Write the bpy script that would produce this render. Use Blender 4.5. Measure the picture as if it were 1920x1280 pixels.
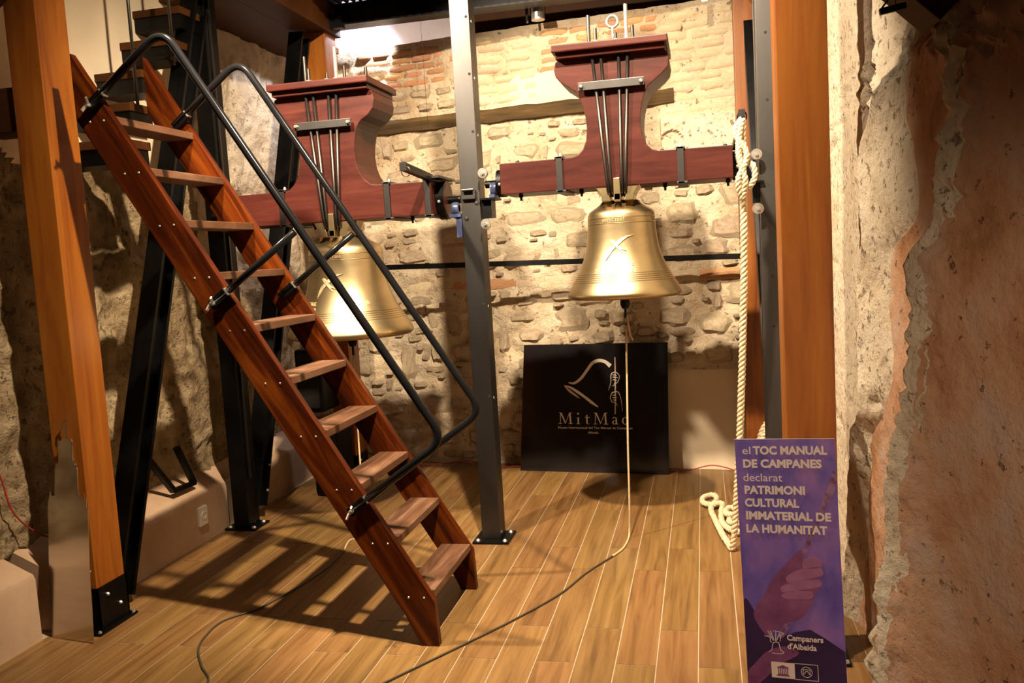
import bpy, bmesh, math, random
import numpy as np
from mathutils import Vector, Matrix, noise
random.seed(7)
R = math.radians
for o in list(bpy.data.objects):
    bpy.data.objects.remove(o)
SC = bpy.context.scene
COL = SC.collection

# ------------------------------------------------------------------ camera
yaw, pitch, roll = R(12.48), R(5.60), R(-3.35)
fw = Vector((-math.sin(yaw)*math.cos(pitch), math.cos(yaw)*math.cos(pitch), -math.sin(pitch)))
rt = Vector((math.cos(yaw), math.sin(yaw), 0)); up = rt.cross(fw)
rt2 = rt*math.cos(roll)+up*math.sin(roll); up2 = -rt*math.sin(roll)+up*math.cos(roll)
cd = bpy.data.cameras.new('camera'); cam = bpy.data.objects.new('camera', cd); COL.objects.link(cam)
cam.matrix_world = Matrix(((rt2.x, up2.x, -fw.x, 0), (rt2.y, up2.y, -fw.y, 0), (rt2.z, up2.z, -fw.z, 1.55), (0, 0, 0, 1)))
cd.sensor_width = 36.0; cd.lens = 1649.1/1920*36.0; cd.clip_start = 0.05
SC.camera = cam

# ------------------------------------------------------------------ world, lamps, exposure
W = bpy.data.worlds.new('world'); SC.world = W; W.use_nodes = True
W.node_tree.nodes['Background'].inputs[0].default_value = (1.0, 0.66, 0.42, 1)
W.node_tree.nodes['Background'].inputs[1].default_value = 0.045
def spot(name, loc, target, watts, col, cone, blend, rad):
    d = bpy.data.lights.new(name, 'SPOT'); d.energy = watts; d.color = col
    d.spot_size = R(cone); d.spot_blend = blend; d.shadow_soft_size = rad
    o = bpy.data.objects.new(name, d); COL.objects.link(o); o.location = loc
    o.rotation_euler = (Vector(target)-Vector(loc)).to_track_quat('-Z', 'Y').to_euler()
    return o
WARM = (1.0, 0.70, 0.40); WARM2 = (1.0, 0.80, 0.555)
spot('spot_front', (-0.40, 2.40, 4.10), (-1.45, 5.2, 0.9), 1480, WARM2, 90, 0.7, 0.05)
spot('spot_stair', (-2.00, 3.00, 3.40), (-0.30, 5.0, 1.1), 640, WARM2, 98, 0.35, 0.04)
spot('spot_corner', (-2.22, 6.31, 3.34), (-2.85, 6.45, 2.98), 70, (0.88, 0.88, 1.0), 150, 0.5, 0.03)
spot('fill_rear', (-0.55, -0.6, 2.05), (0.56, 2.5, 0.72), 165, (1.0, 0.74, 0.50), 38, 0.9, 0.12)  # added fill light behind the camera, no fixture, lifts banner and right wall
SC.view_settings.view_transform = 'Standard'; SC.view_settings.look = 'None'
SC.view_settings.gamma = 1.0; SC.view_settings.use_curve_mapping = False
SC.view_settings.exposure = 0.0

# ------------------------------------------------------------------ helpers
def link(name, me, mats, parent=None, smooth=False):
    o = bpy.data.objects.new(name, me); COL.objects.link(o)
    if me is not None and mats is not None:
        for m in (mats if isinstance(mats, (list, tuple)) else [mats]):
            me.materials.append(m)
        if smooth:
            me.polygons.foreach_set('use_smooth', [True]*len(me.polygons))
    if parent is not None:
        o.parent = parent
        o.matrix_parent_inverse = Matrix.Translation(-PLOC.get(parent.name, Vector((0, 0, 0))))
    return o
PLOC = {}
def tag(o, label, cat, group=None, kind=None):
    if label: o['label'] = label
    if cat: o['category'] = cat
    if group: o['group'] = group
    if kind: o['kind'] = kind
    return o
def thing(name, loc, label, cat, group=None):
    o = bpy.data.objects.new(name, None); COL.objects.link(o); o.location = loc
    o.empty_display_size = 0.1
    PLOC[o.name] = Vector(loc)
    return tag(o, label, cat, group)

class MB:
    def __init__(s): s.v = []; s.f = []; s.m = []
    def add(s, vs, fs, m=0):
        b = len(s.v); s.v += [tuple(v) for v in vs]
        for f in fs: s.f.append(tuple(b+i for i in f)); s.m.append(m)
        return s
    def box(s, x0, x1, y0, y1, z0, z1, m=0):
        return s.add([(x0,y0,z0),(x1,y0,z0),(x1,y1,z0),(x0,y1,z0),(x0,y0,z1),(x1,y0,z1),(x1,y1,z1),(x0,y1,z1)],
            [(0,3,2,1),(4,5,6,7),(0,1,5,4),(1,2,6,5),(2,3,7,6),(3,0,4,7)], m)
    def bar(s, p0, p1, w, h, side=(1,0,0), off=(0,0), m=0):
        p0 = Vector(p0); p1 = Vector(p1); d = (p1-p0).normalized()
        a = Vector(side); a = (a-d*a.dot(d)).normalized(); b = d.cross(a)
        vs = []
        for p in (p0, p1):
            for sx, sy in ((-1,-1),(1,-1),(1,1),(-1,1)):
                vs.append(p+a*(sx*w/2+off[0])+b*(sy*h/2+off[1]))
        return s.add(vs, [(0,3,2,1),(4,5,6,7),(0,1,5,4),(1,2,6,5),(2,3,7,6),(3,0,4,7)], m)
    def tube(s, path, r, n=10, cap=True, m=0):
        path = [Vector(p) for p in path]; rings = []; prev = None
        for i, p in enumerate(path):
            a = path[max(0, i-1)]; c = path[min(len(path)-1, i+1)]
            d = (c-a).normalized()
            if prev is None:
                t = Vector((0,0,1)) if abs(d.z) < .9 else Vector((1,0,0))
                u = d.cross(t).normalized()
            else:
                u = (prev-d*prev.dot(d)).normalized()
            prev = u; w = d.cross(u)
            rr = r[i] if isinstance(r, (list, tuple)) else r
            rings.append([p+(u*math.cos(2*math.pi*k/n)+w*math.sin(2*math.pi*k/n))*rr for k in range(n)])
        vs = [v for q in rings for v in q]; fs = []
        for i in range(len(rings)-1):
            for k in range(n):
                fs.append((i*n+k, i*n+(k+1)%n, (i+1)*n+(k+1)%n, (i+1)*n+k))
        if cap:
            fs.append(tuple(range(n-1, -1, -1))); fs.append(tuple((len(rings)-1)*n+k for k in range(n)))
        return s.add(vs, fs, m)
    def lathe(s, prof, c, n=48, m=0, axis='Z'):
        vs = []; fs = []
        for (r, z) in prof:
            for k in range(n):
                a = 2*math.pi*k/n; p = (r*math.cos(a), r*math.sin(a), z)
                if axis == 'X': p = (p[2], p[0], p[1])
                if axis == 'Y': p = (p[0], p[2], p[1])
                vs.append((c[0]+p[0], c[1]+p[1], c[2]+p[2]))
        for i in range(len(prof)-1):
            for k in range(n):
                fs.append((i*n+k, i*n+(k+1)%n, (i+1)*n+(k+1)%n, (i+1)*n+k))
        return s.add(vs, fs, m)
    def cyl(s, c, r, h0, h1, n=16, axis='Z', m=0):
        return s.lathe([(0.0001, h0), (r, h0), (r, h1), (0.0001, h1)], c, n, m, axis)
    def prism(s, poly, fn, d0, d1, m=0):
        n = len(poly); vs = [fn(a, b, d0) for a, b in poly]+[fn(a, b, d1) for a, b in poly]
        fs = [tuple(range(n)), tuple(range(2*n-1, n-1, -1))]
        for i in range(n):
            fs.append((i, i+n, (i+1) % n+n, (i+1) % n))
        return s.add(vs, fs, m)
    def mesh(s, name):
        me = bpy.data.meshes.new(name); me.from_pydata(s.v, [], s.f)
        bm = bmesh.new(); bm.from_mesh(me)
        bmesh.ops.recalc_face_normals(bm, faces=bm.faces); bm.to_mesh(me); bm.free()
        return me
    def obj(s, name, mats, parent=None, smooth=False, bevel=0, auto=None):
        me = s.mesh(name)
        if len(set(s.m)) > 1: me.polygons.foreach_set('material_index', s.m)
        if bevel:
            bm = bmesh.new(); bm.from_mesh(me)
            es = [e for e in bm.edges if len(e.link_faces) == 2 and e.calc_face_angle(0) > 0.6]
            bmesh.ops.bevel(bm, geom=es, offset=bevel, segments=2, affect='EDGES', profile=.6, clamp_overlap=True)
            bm.to_mesh(me); bm.free()
        o = link(name, me, mats, parent, smooth)
        if auto:
            bm = bmesh.new(); bm.from_mesh(me)
            for f in bm.faces: f.smooth = True
            for e in bm.edges:
                if len(e.link_faces) == 2 and e.calc_face_angle(0) > auto: e.smooth = False
            bm.to_mesh(me); bm.free()
        return o
def spline(pts, n=8):
    P = [Vector(p) for p in pts]; out = []
    for i in range(len(P)-1):
        p0 = P[max(0, i-1)]; p1 = P[i]; p2 = P[i+1]; p3 = P[min(len(P)-1, i+2)]
        for k in range(n):
            t = k/n
            out.append(0.5*((2*p1)+(p2-p0)*t+(2*p0-5*p1+4*p2-p3)*t*t+(3*p1-p0-3*p2+p3)*t**3))
    out.append(P[-1]); return out
def fillet(pts, r, n=7):
    P = [Vector(p) for p in pts]; out = [P[0]]
    for i in range(1, len(P)-1):
        a = (P[i-1]-P[i]).normalized(); b = (P[i+1]-P[i]).normalized()
        ang = a.angle(b); t = min(r/math.tan(ang/2), (P[i-1]-P[i]).length*.49, (P[i+1]-P[i]).length*.49)
        s, e = P[i]+a*t, P[i]+b*t
        for k in range(n+1):
            u = k/n; out.append(s*(1-u)**2+P[i]*2*u*(1-u)+e*u*u)
    out.append(P[-1]); return out
def fbm(x, y, z, s, o=4):
    return noise.fractal((x*s, y*s, z*s), 0.9, 2.1, o)

# ------------------------------------------------------------------ materials
def mk(name, stops, scale=(5,5,5), detail=6, rough=(.5,.7), metal=0.0, bump=None, rot=(0,0,0), pits=None,
       rnd=0.0, dist=0.0, coat=0.0, nrough=.6, spec=.5, hue=None):
    m = bpy.data.materials.new(name); m.use_nodes = True; nt = m.node_tree; N = nt.nodes; Lk = nt.links
    bs = N['Principled BSDF']
    tc = N.new('ShaderNodeTexCoord'); mp = N.new('ShaderNodeMapping'); mp.inputs['Scale'].default_value = scale
    mp.inputs['Rotation'].default_value = rot
    if any(rot):
        mp.vector_type = 'TEXTURE'; mp.inputs['Scale'].default_value = [1/q for q in scale]
    src = tc.outputs['Object']
    if rnd:
        oi = N.new('ShaderNodeObjectInfo'); mu = N.new('ShaderNodeVectorMath'); mu.operation = 'SCALE'
        mu.inputs[0].default_value = (17.3, 9.1, 5.7); Lk.new(oi.outputs['Random'], mu.inputs['Scale'])
        ad = N.new('ShaderNodeVectorMath'); ad.operation = 'ADD'
        Lk.new(src, ad.inputs[0]); Lk.new(mu.outputs[0], ad.inputs[1]); src = ad.outputs[0]
    Lk.new(src, mp.inputs['Vector'])
    nz = N.new('ShaderNodeTexNoise'); nz.inputs['Scale'].default_value = 1.0; nz.inputs['Detail'].default_value = detail
    nz.inputs['Roughness'].default_value = nrough; nz.inputs['Distortion'].default_value = dist
    Lk.new(mp.outputs[0], nz.inputs['Vector'])
    cr = N.new('ShaderNodeValToRGB'); el = cr.color_ramp.elements
    while len(el) < len(stops): el.new(0.5)
    for e, (p, c) in zip(el, stops): e.position = p; e.color = (*c, 1)
    Lk.new(nz.outputs['Fac'], cr.inputs['Fac']); col = cr.outputs['Color']
    if rnd:
        hs = N.new('ShaderNodeHueSaturation'); mr = N.new('ShaderNodeMapRange')
        mr.inputs['To Min'].default_value = 1-rnd; mr.inputs['To Max'].default_value = 1+rnd*.7
        Lk.new(oi.outputs['Random'], mr.inputs['Value']); Lk.new(mr.outputs[0], hs.inputs['Value'])
        if hue:
            m2 = N.new('ShaderNodeMath'); m2.operation = 'MULTIPLY'; m2.inputs[1].default_value = 7.31
            m3 = N.new('ShaderNodeMath'); m3.operation = 'FRACT'; Lk.new(oi.outputs['Random'], m2.inputs[0]); Lk.new(m2.outputs[0], m3.inputs[0])
            m4 = N.new('ShaderNodeMapRange'); m4.inputs['To Min'].default_value = .5-hue; m4.inputs['To Max'].default_value = .5+hue*.6
            Lk.new(m3.outputs[0], m4.inputs['Value']); Lk.new(m4.outputs[0], hs.inputs['Hue'])
        Lk.new(col, hs.inputs['Color']); col = hs.outputs['Color']
    hgt = None
    if pits:
        ps, amt, pc = pits
        n2 = N.new('ShaderNodeTexNoise'); n2.inputs['Scale'].default_value = ps; n2.inputs['Detail'].default_value = 5
        n2.inputs['Roughness'].default_value = .7
        Lk.new(src, n2.inputs['Vector'])
        r2 = N.new('ShaderNodeValToRGB'); r2.color_ramp.elements[0].position = amt-.05; r2.color_ramp.elements[1].position = amt+.03
        Lk.new(n2.outputs['Fac'], r2.inputs['Fac'])
        mx = N.new('ShaderNodeMix'); mx.data_type = 'RGBA'
        Lk.new(r2.outputs['Color'], mx.inputs['Factor']); mx.inputs['A'].default_value = (*pc, 1); Lk.new(col, mx.inputs['B'])
        col = mx.outputs['Result']; hgt = r2.outputs['Color']
    Lk.new(col, bs.inputs['Base Color'])
    rr = N.new('ShaderNodeMapRange'); rr.inputs['To Min'].default_value = rough[0]; rr.inputs['To Max'].default_value = rough[1]
    Lk.new(nz.outputs['Fac'], rr.inputs['Value']); Lk.new(rr.outputs[0], bs.inputs['Roughness'])
    bs.inputs['Metallic'].default_value = metal; bs.inputs['Coat Weight'].default_value = coat
    bs.inputs['Coat Roughness'].default_value = .15
    bs.inputs['Specular IOR Level'].default_value = spec
    if bump:
        bsc, st, di = bump
        b = N.new('ShaderNodeBump'); b.inputs['Strength'].default_value = st; b.inputs['Distance'].default_value = di
        if bsc:
            n3 = N.new('ShaderNodeTexNoise'); n3.inputs['Scale'].default_value = bsc; n3.inputs['Detail'].default_value = 7
            n3.inputs['Roughness'].default_value = .65; Lk.new(src, n3.inputs['Vector']); h = n3.outputs['Fac']
        else: h = nz.outputs['Fac']
        if hgt is not None:
            ma = N.new('ShaderNodeMath'); ma.operation = 'MULTIPLY_ADD'; ma.inputs[1].default_value = .5
            Lk.new(hgt, ma.inputs[0]); Lk.new(h, ma.inputs[2]); h = ma.outputs[0]
        Lk.new(h, b.inputs['Height']); Lk.new(b.outputs[0], bs.inputs['Normal'])
    return m
def flat(name, c, rough=.6, metal=0, spec=.5):
    m = bpy.data.materials.new(name); m.use_nodes = True; b = m.node_tree.nodes['Principled BSDF']
    b.inputs['Base Color'].default_value = (*c, 1); b.inputs['Roughness'].default_value = rough
    b.inputs['Metallic'].default_value = metal; b.inputs['Specular IOR Level'].default_value = spec
    return m
M = {}
M['tile'] = mk('wood_look_tile', [(.25,(.10,.049,.015)),(.45,(.195,.103,.034)),(.6,(.245,.136,.047)),(.8,(.30,.175,.067))],
    scale=(26,1.6,8), detail=7, rough=(.34,.46), rnd=.10, dist=.6, bump=(0,.12,.002), hue=.010, spec=.35)
M['grout'] = mk('grout', [(.3,(.42,.31,.22)),(.7,(.50,.39,.28))], rough=(.8,.9))
M['stone'] = mk('pale_limestone', [(.25,(.42,.29,.165)),(.45,(.62,.49,.335)),(.7,(.74,.64,.49))], scale=(7,7,7), detail=9,
    rough=(.85,.95), rnd=.12, pits=(30,.36,(.36,.25,.16)), bump=(40,.8,.016), hue=.012, spec=.2)
M['mortar'] = mk('lime_mortar', [(.25,(.42,.285,.165)),(.45,(.63,.505,.355)),(.7,(.75,.65,.50))], scale=(4,4,4), detail=10,
    rough=(.85,.95), pits=(20,.36,(.36,.24,.15)), bump=(32,.95,.026), spec=.2)
M['brick'] = mk('fired_brick', [(.3,(.46,.22,.11)),(.6,(.62,.36,.19)),(.8,(.68,.48,.29))], scale=(8,8,8), rough=(.85,.95),
    rnd=.2, bump=(50,.5,.008), hue=.02, spec=.2)
M['palebrick'] = mk('pale_brick', [(.3,(.52,.40,.26)),(.6,(.68,.56,.40)),(.8,(.74,.63,.48))], scale=(8,8,8), rough=(.85,.95),
    rnd=.12, bump=(50,.5,.008), hue=.015, spec=.2)
M['conglom'] = mk('conglomerate', [(.3,(.16,.105,.052)),(.5,(.34,.245,.14)),(.72,(.55,.43,.27))], scale=(5,5,5), detail=10,
    rough=(.9,.98), pits=(22,.39,(.22,.15,.08)), bump=(30,1.0,.035), spec=.15)
M['plaster'] = mk('cream_plaster', [(.3,(.66,.54,.38)),(.7,(.74,.62,.46))], scale=(3,3,3), rough=(.8,.9), bump=(30,.15,.004), spec=.2)
M['plinth'] = mk('plinth_plaster', [(.25,(.36,.235,.15)),(.5,(.43,.29,.19)),(.75,(.49,.345,.235))], scale=(4,4,4), detail=8, rough=(.8,.9), bump=(60,.25,.004), spec=.2)
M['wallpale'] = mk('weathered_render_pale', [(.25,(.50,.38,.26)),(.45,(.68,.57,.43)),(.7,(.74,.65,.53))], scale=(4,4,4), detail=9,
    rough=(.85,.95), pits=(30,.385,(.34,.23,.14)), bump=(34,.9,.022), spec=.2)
M['wallshade'] = mk('weathered_render_shaded', [(.30,(.25,.115,.05)),(.42,(.42,.215,.115)),(.54,(.48,.285,.18)),(.66,(.47,.335,.27))], scale=(4.5,4.5,3.6), detail=11,
    rough=(.85,.95), pits=(24,.345,(.22,.115,.06)), bump=(18,.9,.018), spec=.2)  # same render, dim warm shade of near face and groove painted into colour
M['timber'] = mk('varnished_spruce', [(.25,(.13,.027,.003)),(.5,(.25,.072,.006)),(.75,(.33,.115,.011))], scale=(11,11,.9), detail=6,
    rough=(.38,.5), dist=1.0, rnd=.05, bump=(0,.08,.002))
M['timber_dark'] = mk('dark_stained_timber', [(.25,(.026,.0075,.0016)),(.5,(.050,.0155,.003)),(.75,(.080,.028,.006))], scale=(3,3,3), rough=(.5,.65), rnd=.06, spec=.15)
th_l = math.atan2(1.63, 1)
M['stringer'] = mk('ladder_stain', [(.30,(.010,.002,.0007)),(.48,(.054,.0088,.0012)),(.70,(.15,.034,.003))], scale=(1.3,10,16), rot=(0,th_l,0),
    rough=(.30,.42), dist=.9, spec=.2, bump=(0,.08,.002))
M['tread'] = mk('worn_tread', [(.3,(.055,.020,.008)),(.5,(.125,.056,.028)),(.7,(.21,.118,.072))], scale=(18,2.2,6), rough=(.4,.6), rnd=.08, dist=.6, bump=(0,.15,.002))
M['yoke'] = mk('mahogany_yoke', [(.25,(.026,.0055,.0045)),(.5,(.056,.0115,.0082)),(.78,(.088,.021,.014))], scale=(2.2,6,14), rough=(.38,.5), dist=.8, bump=(0,.06,.002), spec=.22)
M['lintel'] = mk('weathered_lintel', [(.3,(.028,.014,.003)),(.5,(.068,.037,.008)),(.7,(.12,.070,.020))], scale=(2,8,22), rough=(.85,.95), detail=9, bump=(0,.6,.01))
M['black'] = mk('black_steel_paint', [(.3,(.018,.018,.019)),(.7,(.028,.028,.030))], rough=(.38,.48), scale=(6,6,6), metal=1.0)
M['rail'] = mk('black_gloss_tube', [(.3,(.006,.006,.007)),(.7,(.009,.009,.010))], rough=(.16,.24), spec=.13)
M['grey'] = mk('graphite_steel', [(.3,(.075,.072,.072)),(.7,(.105,.10,.10))], rough=(.40,.48), metal=1.0, scale=(3,3,1))
M['steel'] = mk('bare_steel_rod', [(.3,(.060,.055,.050)),(.7,(.095,.086,.08))], rough=(.36,.46), metal=1.0)
M['zinc'] = mk('zinc_plated', [(.3,(.62,.60,.56)),(.7,(.78,.76,.72))], rough=(.25,.35), metal=.85, scale=(20,20,20))
M['brass'] = mk('bell_bronze', [(.3,(.47,.365,.20)),(.6,(.56,.44,.255)),(.8,(.64,.52,.32))], scale=(3,3,9), rough=(.34,.40), metal=1.0)
M['relief'] = mk('bell_bronze_relief', [(.3,(.66,.54,.33)),(.7,(.80,.68,.46))], scale=(9,9,9), rough=(.5,.6), metal=1.0)
M['blue'] = mk('blue_cast_bearing', [(.3,(.035,.05,.12)),(.7,(.075,.095,.20))], rough=(.3,.4))
M['rope'] = mk('hemp_rope', [(.3,(.55,.42,.25)),(.6,(.74,.61,.42)),(.8,(.80,.69,.51))], scale=(40,40,40), rough=(.85,.95), bump=(180,.4,.003))
M['cord'] = mk('pale_cord', [(.3,(.50,.37,.20)),(.7,(.68,.54,.33))], scale=(60,60,60), rough=(.8,.9))
M['cable'] = flat('dark_cable', (.05,.042,.03), .5)
M['redcable'] = flat('red_cable', (.30,.02,.02), .5)
M['panel'] = mk('black_acrylic', [(.3,(.010,.009,.010)),(.7,(.014,.012,.013))], rough=(.10,.14))
M['print'] = flat('pale_print', (.80,.72,.66), .4)
M['printpink'] = flat('rose_print', (.62,.46,.40), .4)
M['white'] = mk('white_plastic', [(.3,(.70,.66,.60)),(.7,(.76,.73,.68))], rough=(.35,.45))
M['mirror'] = mk('brushed_stainless', [(.3,(.50,.46,.42)),(.7,(.58,.53,.48))], rough=(.14,.22), metal=1.0, scale=(2,2,30))
M['hole'] = flat('dark_hole', (.006,.005,.005), .8)
M['bfront'] = mk('banner_print', [(.30,(.085,.055,.33)),(.48,(.185,.115,.48)),(.66,(.33,.165,.50))], scale=(9,9,5), detail=5, rough=(.35,.45), nrough=.55)
M['btext'] = flat('banner_lettering', (.86,.72,.66), .5)
M['bhand'] = mk('banner_hand_print', [(.3,(.17,.045,.15)),(.6,(.27,.085,.22)),(.8,(.33,.12,.27))], scale=(12,12,16), rough=(.4,.45))
M['bfinger'] = mk('banner_finger_print', [(.3,(.30,.105,.25)),(.7,(.44,.18,.36))], scale=(14,14,30), rough=(.4,.45))
M['brope'] = mk('banner_rope_print', [(.38,(.14,.05,.17)),(.6,(.34,.17,.36))], scale=(30,30,45), rot=(0,.9,0), rough=(.4,.45))
M['bdark'] = mk('banner_dark_print', [(.3,(.03,.012,.06)),(.7,(.055,.022,.095))], scale=(8,8,8), rough=(.4,.45))
M['lilac_lit'] = mk('lilac_lit_plaster', [(.3,(.62,.55,.62)),(.7,(.74,.68,.74))], scale=(5,5,5), rough=(.8,.9))  # lilac cast of the cool light put into the plaster colour
M['board'] = flat('foam_board', (.72,.66,.60), .6)

# ================================================================== STRUCTURE
# ---- floor: grout bed with a tile object for every plank
TW, TL_, TX0 = 0.15302, 0.98489, -0.0705
fl = MB().box(-3.2, 1.0, -1.5, 6.7, -0.06, -0.0016).obj('floor', M['grout']); tag(fl, 'wood-look plank tile floor with pale grout lines', None, None, 'structure')
def tile_mesh(w, l):
    g = 0.0021
    return MB().box(g, w-g, g, l-g, -0.012, 0).mesh('tile')
full = tile_mesh(TW, TL_); full.materials.append(M['tile'])
narrow = tile_mesh(2.877-2.825+.0, TL_); narrow.materials.append(M['tile'])
for k in range(-19, 5):
    x = TX0+k*TW
    me = full; xx = x
    if x < -2.877: me = narrow; xx = -2.876
    y0 = (3.4773 if k % 2 else 3.165)-3*TL_
    for j in range(0, 7):
        y = y0+j*TL_
        if y > 6.35 or y < 0.2: continue
        o = link('tile', me, None, fl); o.location = (xx, y, 0)

# ---- left wall: rough stone below, cream plaster above
def grid_wall(name, us, zs, fn, mats, mi):
    vs = []; nu = len(us); nz_ = len(zs)
    for z in zs:
        for u in us: vs.append(fn(u, z))
    fs = []; ms = []
    for j in range(nz_-1):
        for i in range(nu-1):
            fs.append((j*nu+i, j*nu+i+1, (j+1)*nu+i+1, (j+1)*nu+i)); ms.append(mi((us[i]+us[i+1])/2, (zs[j]+zs[j+1])/2))
    me = bpy.data.meshes.new(name); me.from_pydata(vs, [], fs); me.polygons.foreach_set('material_index', ms)
    return me
def plaster_edge(y): return 2.13+.10*fbm(y, 0, 5, 2.2)+.035*fbm(y, 3, 1, 11)
def left_fn(y, z):
    r = fbm(1.3, y, z, 1.1, 5)*.075+fbm(4.1, y, z, 5.5, 4)*.034+fbm(8.2, y, z, 15, 3)*.014
    t = min(1, max(0, (plaster_edge(y)-z)/.03+.5))
    if y > 4.95: t = max(t, .8)
    x = -3.05+(.012*fbm(2, y, z, 1.5, 3)+.02)*(1-t)+r*t - .02*t
    return (x, y, z)
us = [1.0+i*.02 for i in range(280)]; zs = [-.02+i*.02 for i in range(173)]
me = grid_wall('wall_left', us, zs, left_fn, None, lambda y, z: (1 if z > plaster_edge(y) else 0) if y < 5.0+.15*fbm(y, 2, z, 3) else (2 if z > 1.55+.3*fbm(y, 1, z, 2.5) else 0))
wl = link('wall_left', me, [M['conglom'], M['plaster'], M['mortar']], None, True); tag(wl, 'left wall of rough stone with cream plaster above', None, None, 'structure')
MB().box(-3.25, -3.03, -1.5, 1.02, -.02, 3.45).obj('plaster_wall_end', M['plaster'], wl)
def plinth(y0, y1, hh, xf=-2.877):
    b = MB(); n = max(4, int((y1-y0)/.08)); vs = []; fs = []
    prof = [(xf+.004, 0), (xf, .02), (xf, hh-.03), (xf-.012, hh-.006), (xf-.05, hh+.012), (-3.06, hh+.075), (-3.2, hh+.08)]
    for i in range(n+1):
        y = y0+(y1-y0)*i/n
        for a, (x, z) in enumerate(prof):
            vs.append((x+.005*fbm(y, z*3, a, 3), y, z+(.008*fbm(y, a, 2, 4) if z > .05 else 0)))
    m = len(prof)
    for i in range(n):
        for a in range(m-1): fs.append((i*m+a, i*m+a+1, (i+1)*m+a+1, (i+1)*m+a))
    fs.append(tuple(range(m))); fs.append(tuple(n*m+a for a in range(m)))
    vs += [(-3.2, y0, 0), (-3.2, y1, 0)]; q = len(vs)
    fs[-2] = tuple(range(m))+(q-2,); fs[-1] = tuple(n*m+a for a in range(m))+(q-1,)
    b.add(vs, fs)
    return b.obj('plinth', M['plinth'], wl, auto=.5)
plinth(1.0, 3.165, .30); plinth(3.25, 4.735, .285); plinth(4.77, 6.45, .27, -2.90)

# ---- back wall
ANG = -math.atan(.12)
def yw(x): return 6.115-.12*x
def back_smooth(x, z):
    if x > -.30 and z < .69: return True
    if 2.60 < z < 2.80 and -1.30 < x < -.30: return True
    return False
def back_fn(x, z):
    k = 1.25 if z < 1.55 else .8
    r = (fbm(x, 7, z, 1.6, 4)*.02+fbm(x, 3, z*1.7, 6, 5)*.024+max(0, fbm(x, 13, z*1.6, 9, 3)-.25)*.045)*k
    if back_smooth(x, z): r = fbm(x, 7, z, 2, 2)*.004-.012
    return (x, yw(x)+r, z)
us = [-3.15+i*.028 for i in range(137)]; zs = [-.02+i*.0275 for i in range(116)]
me = grid_wall('wall_back', us, zs, back_fn, None, lambda x, z: 1 if back_smooth(x, z) else 0)
wb = link('wall_back', me, [M['mortar'], M['plaster']], None, True); tag(wb, 'old back wall of limestone rubble and brick courses', None, None, 'structure')
MB().add([(-3.15, yw(-3.15)+.03, 3.135), (.7, yw(.7)+.03, 3.135), (.7, 6.75, 3.135), (-3.15, 6.9, 3.135)], [(0,1,2,3)]).obj('wall_top', M['mortar'], wb)
random.seed(11)
def stone_variant(seed, amp, round_):
    rnd = random.Random(seed); nx, nz_ = 5, 4; vs = []; fs = []
    sh = [rnd.uniform(-1, 1)*amp for _ in range(8)]
    for j in range(nz_+1):
        for i in range(nx+1):
            u = i/nx*2-1; w = j/nz_*2-1
            e = max(abs(u), abs(w)); edge = 1 if e > .99 else 0
            x = u*(1-round_*w*w*abs(u))+amp*noise.noise((u*1.3+seed*3.1, w*1.3, 1.7))*1.0
            z = w*(1-round_*u*u*abs(w))+amp*noise.noise((u*1.3, w*1.3+seed*2.3, 9.2))*1.2
            y = -(1-.35*max(0, (abs(u)-.55)/.45)**2-.35*max(0, (abs(w)-.55)/.45)**2)+(.34 if seed < 40 else .22)*noise.noise((u*1.9+seed, w*1.9, seed*.7))
            if edge: y = 0.9
            vs.append((x*.5, y, z*.5))
    for j in range(nz_):
        for i in range(nx):
            a = j*(nx+1)+i; fs.append((a, a+1, a+nx+2, a+nx+1))
    me = bpy.data.meshes.new('stone'); me.from_pydata(vs, [], fs)
    me.polygons.foreach_set('use_smooth', [seed % 3 == 0 or seed > 39]*len(fs)); return me
SV = [stone_variant(i+1, .26, .22) for i in range(20)]
for me in SV: me.materials.append(M['stone'])
BV = [stone_variant(i+40, .035, .03) for i in range(6)]; PV = [stone_variant(i+60, .05, .06) for i in range(6)]
for me in BV: me.materials.append(M['brick'])
for me in PV: me.materials.append(M['palebrick'])
def put(me, name, x, z, w, h, dep, rz=0):
    o = link(name, me, None, wb); o.location = (x, yw(x), z); o.scale = (w, dep, h); o.rotation_euler = (0, rz, ANG); return o
# rubble: irregular patches of big flat stones, bedded nearly flush in mortar
x = -2.2
while x < .38:            # projecting brick string course
    w = random.uniform(.2, .34); put(random.choice(BV if x > -.25 or random.random() < .25 else PV), 'brick', x+w/2, 1.345, w*.97, .078, random.uniform(.004, .012)); x += w
nst = 0; placed = []
def free(xc, zc, w, h):
    for (a, c, w2, h2) in placed:
        if abs(a-xc) < (w+w2)*.46 and abs(c-zc) < (h+h2)*.46: return False
    return True
def allowed(xc, zc, w, h):
    if xc+w*.3 > -.34 and zc-h*.3 < .72: return False
    if xc+w*.4 > -.28 and zc+h*.4 > 2.02: return False
    if xc < -2.6 and zc > 1.85: return False
    if zc+h/2 > 2.50 or zc-h/2 < .0: return False
    if 1.30 < zc+h/2 and zc-h/2 < 1.39 and xc > -2.25: return False
    return -3.02 < xc < .42
for (smin, smax, tries) in ((.24, .36, 260), (.16, .24, 700), (.10, .16, 1300), (.06, .10, 1500)):
    for _ in range(tries):
        if nst >= 290: break
        w = random.uniform(smin, smax); h = w*random.uniform(.36, .72)
        if random.random() < .08: w, h = h*.8, w*.9
        xc = random.uniform(-3.0, .42); zc = random.uniform(.03, 2.48)
        if allowed(xc, zc, w, h) and free(xc, zc, w, h):
            placed.append((xc, zc, w, h)); nst += 1
            put(random.choice(SV), 'stone', xc, zc, w, h, random.uniform(.012, .034), random.uniform(-.10, .10))
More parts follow.
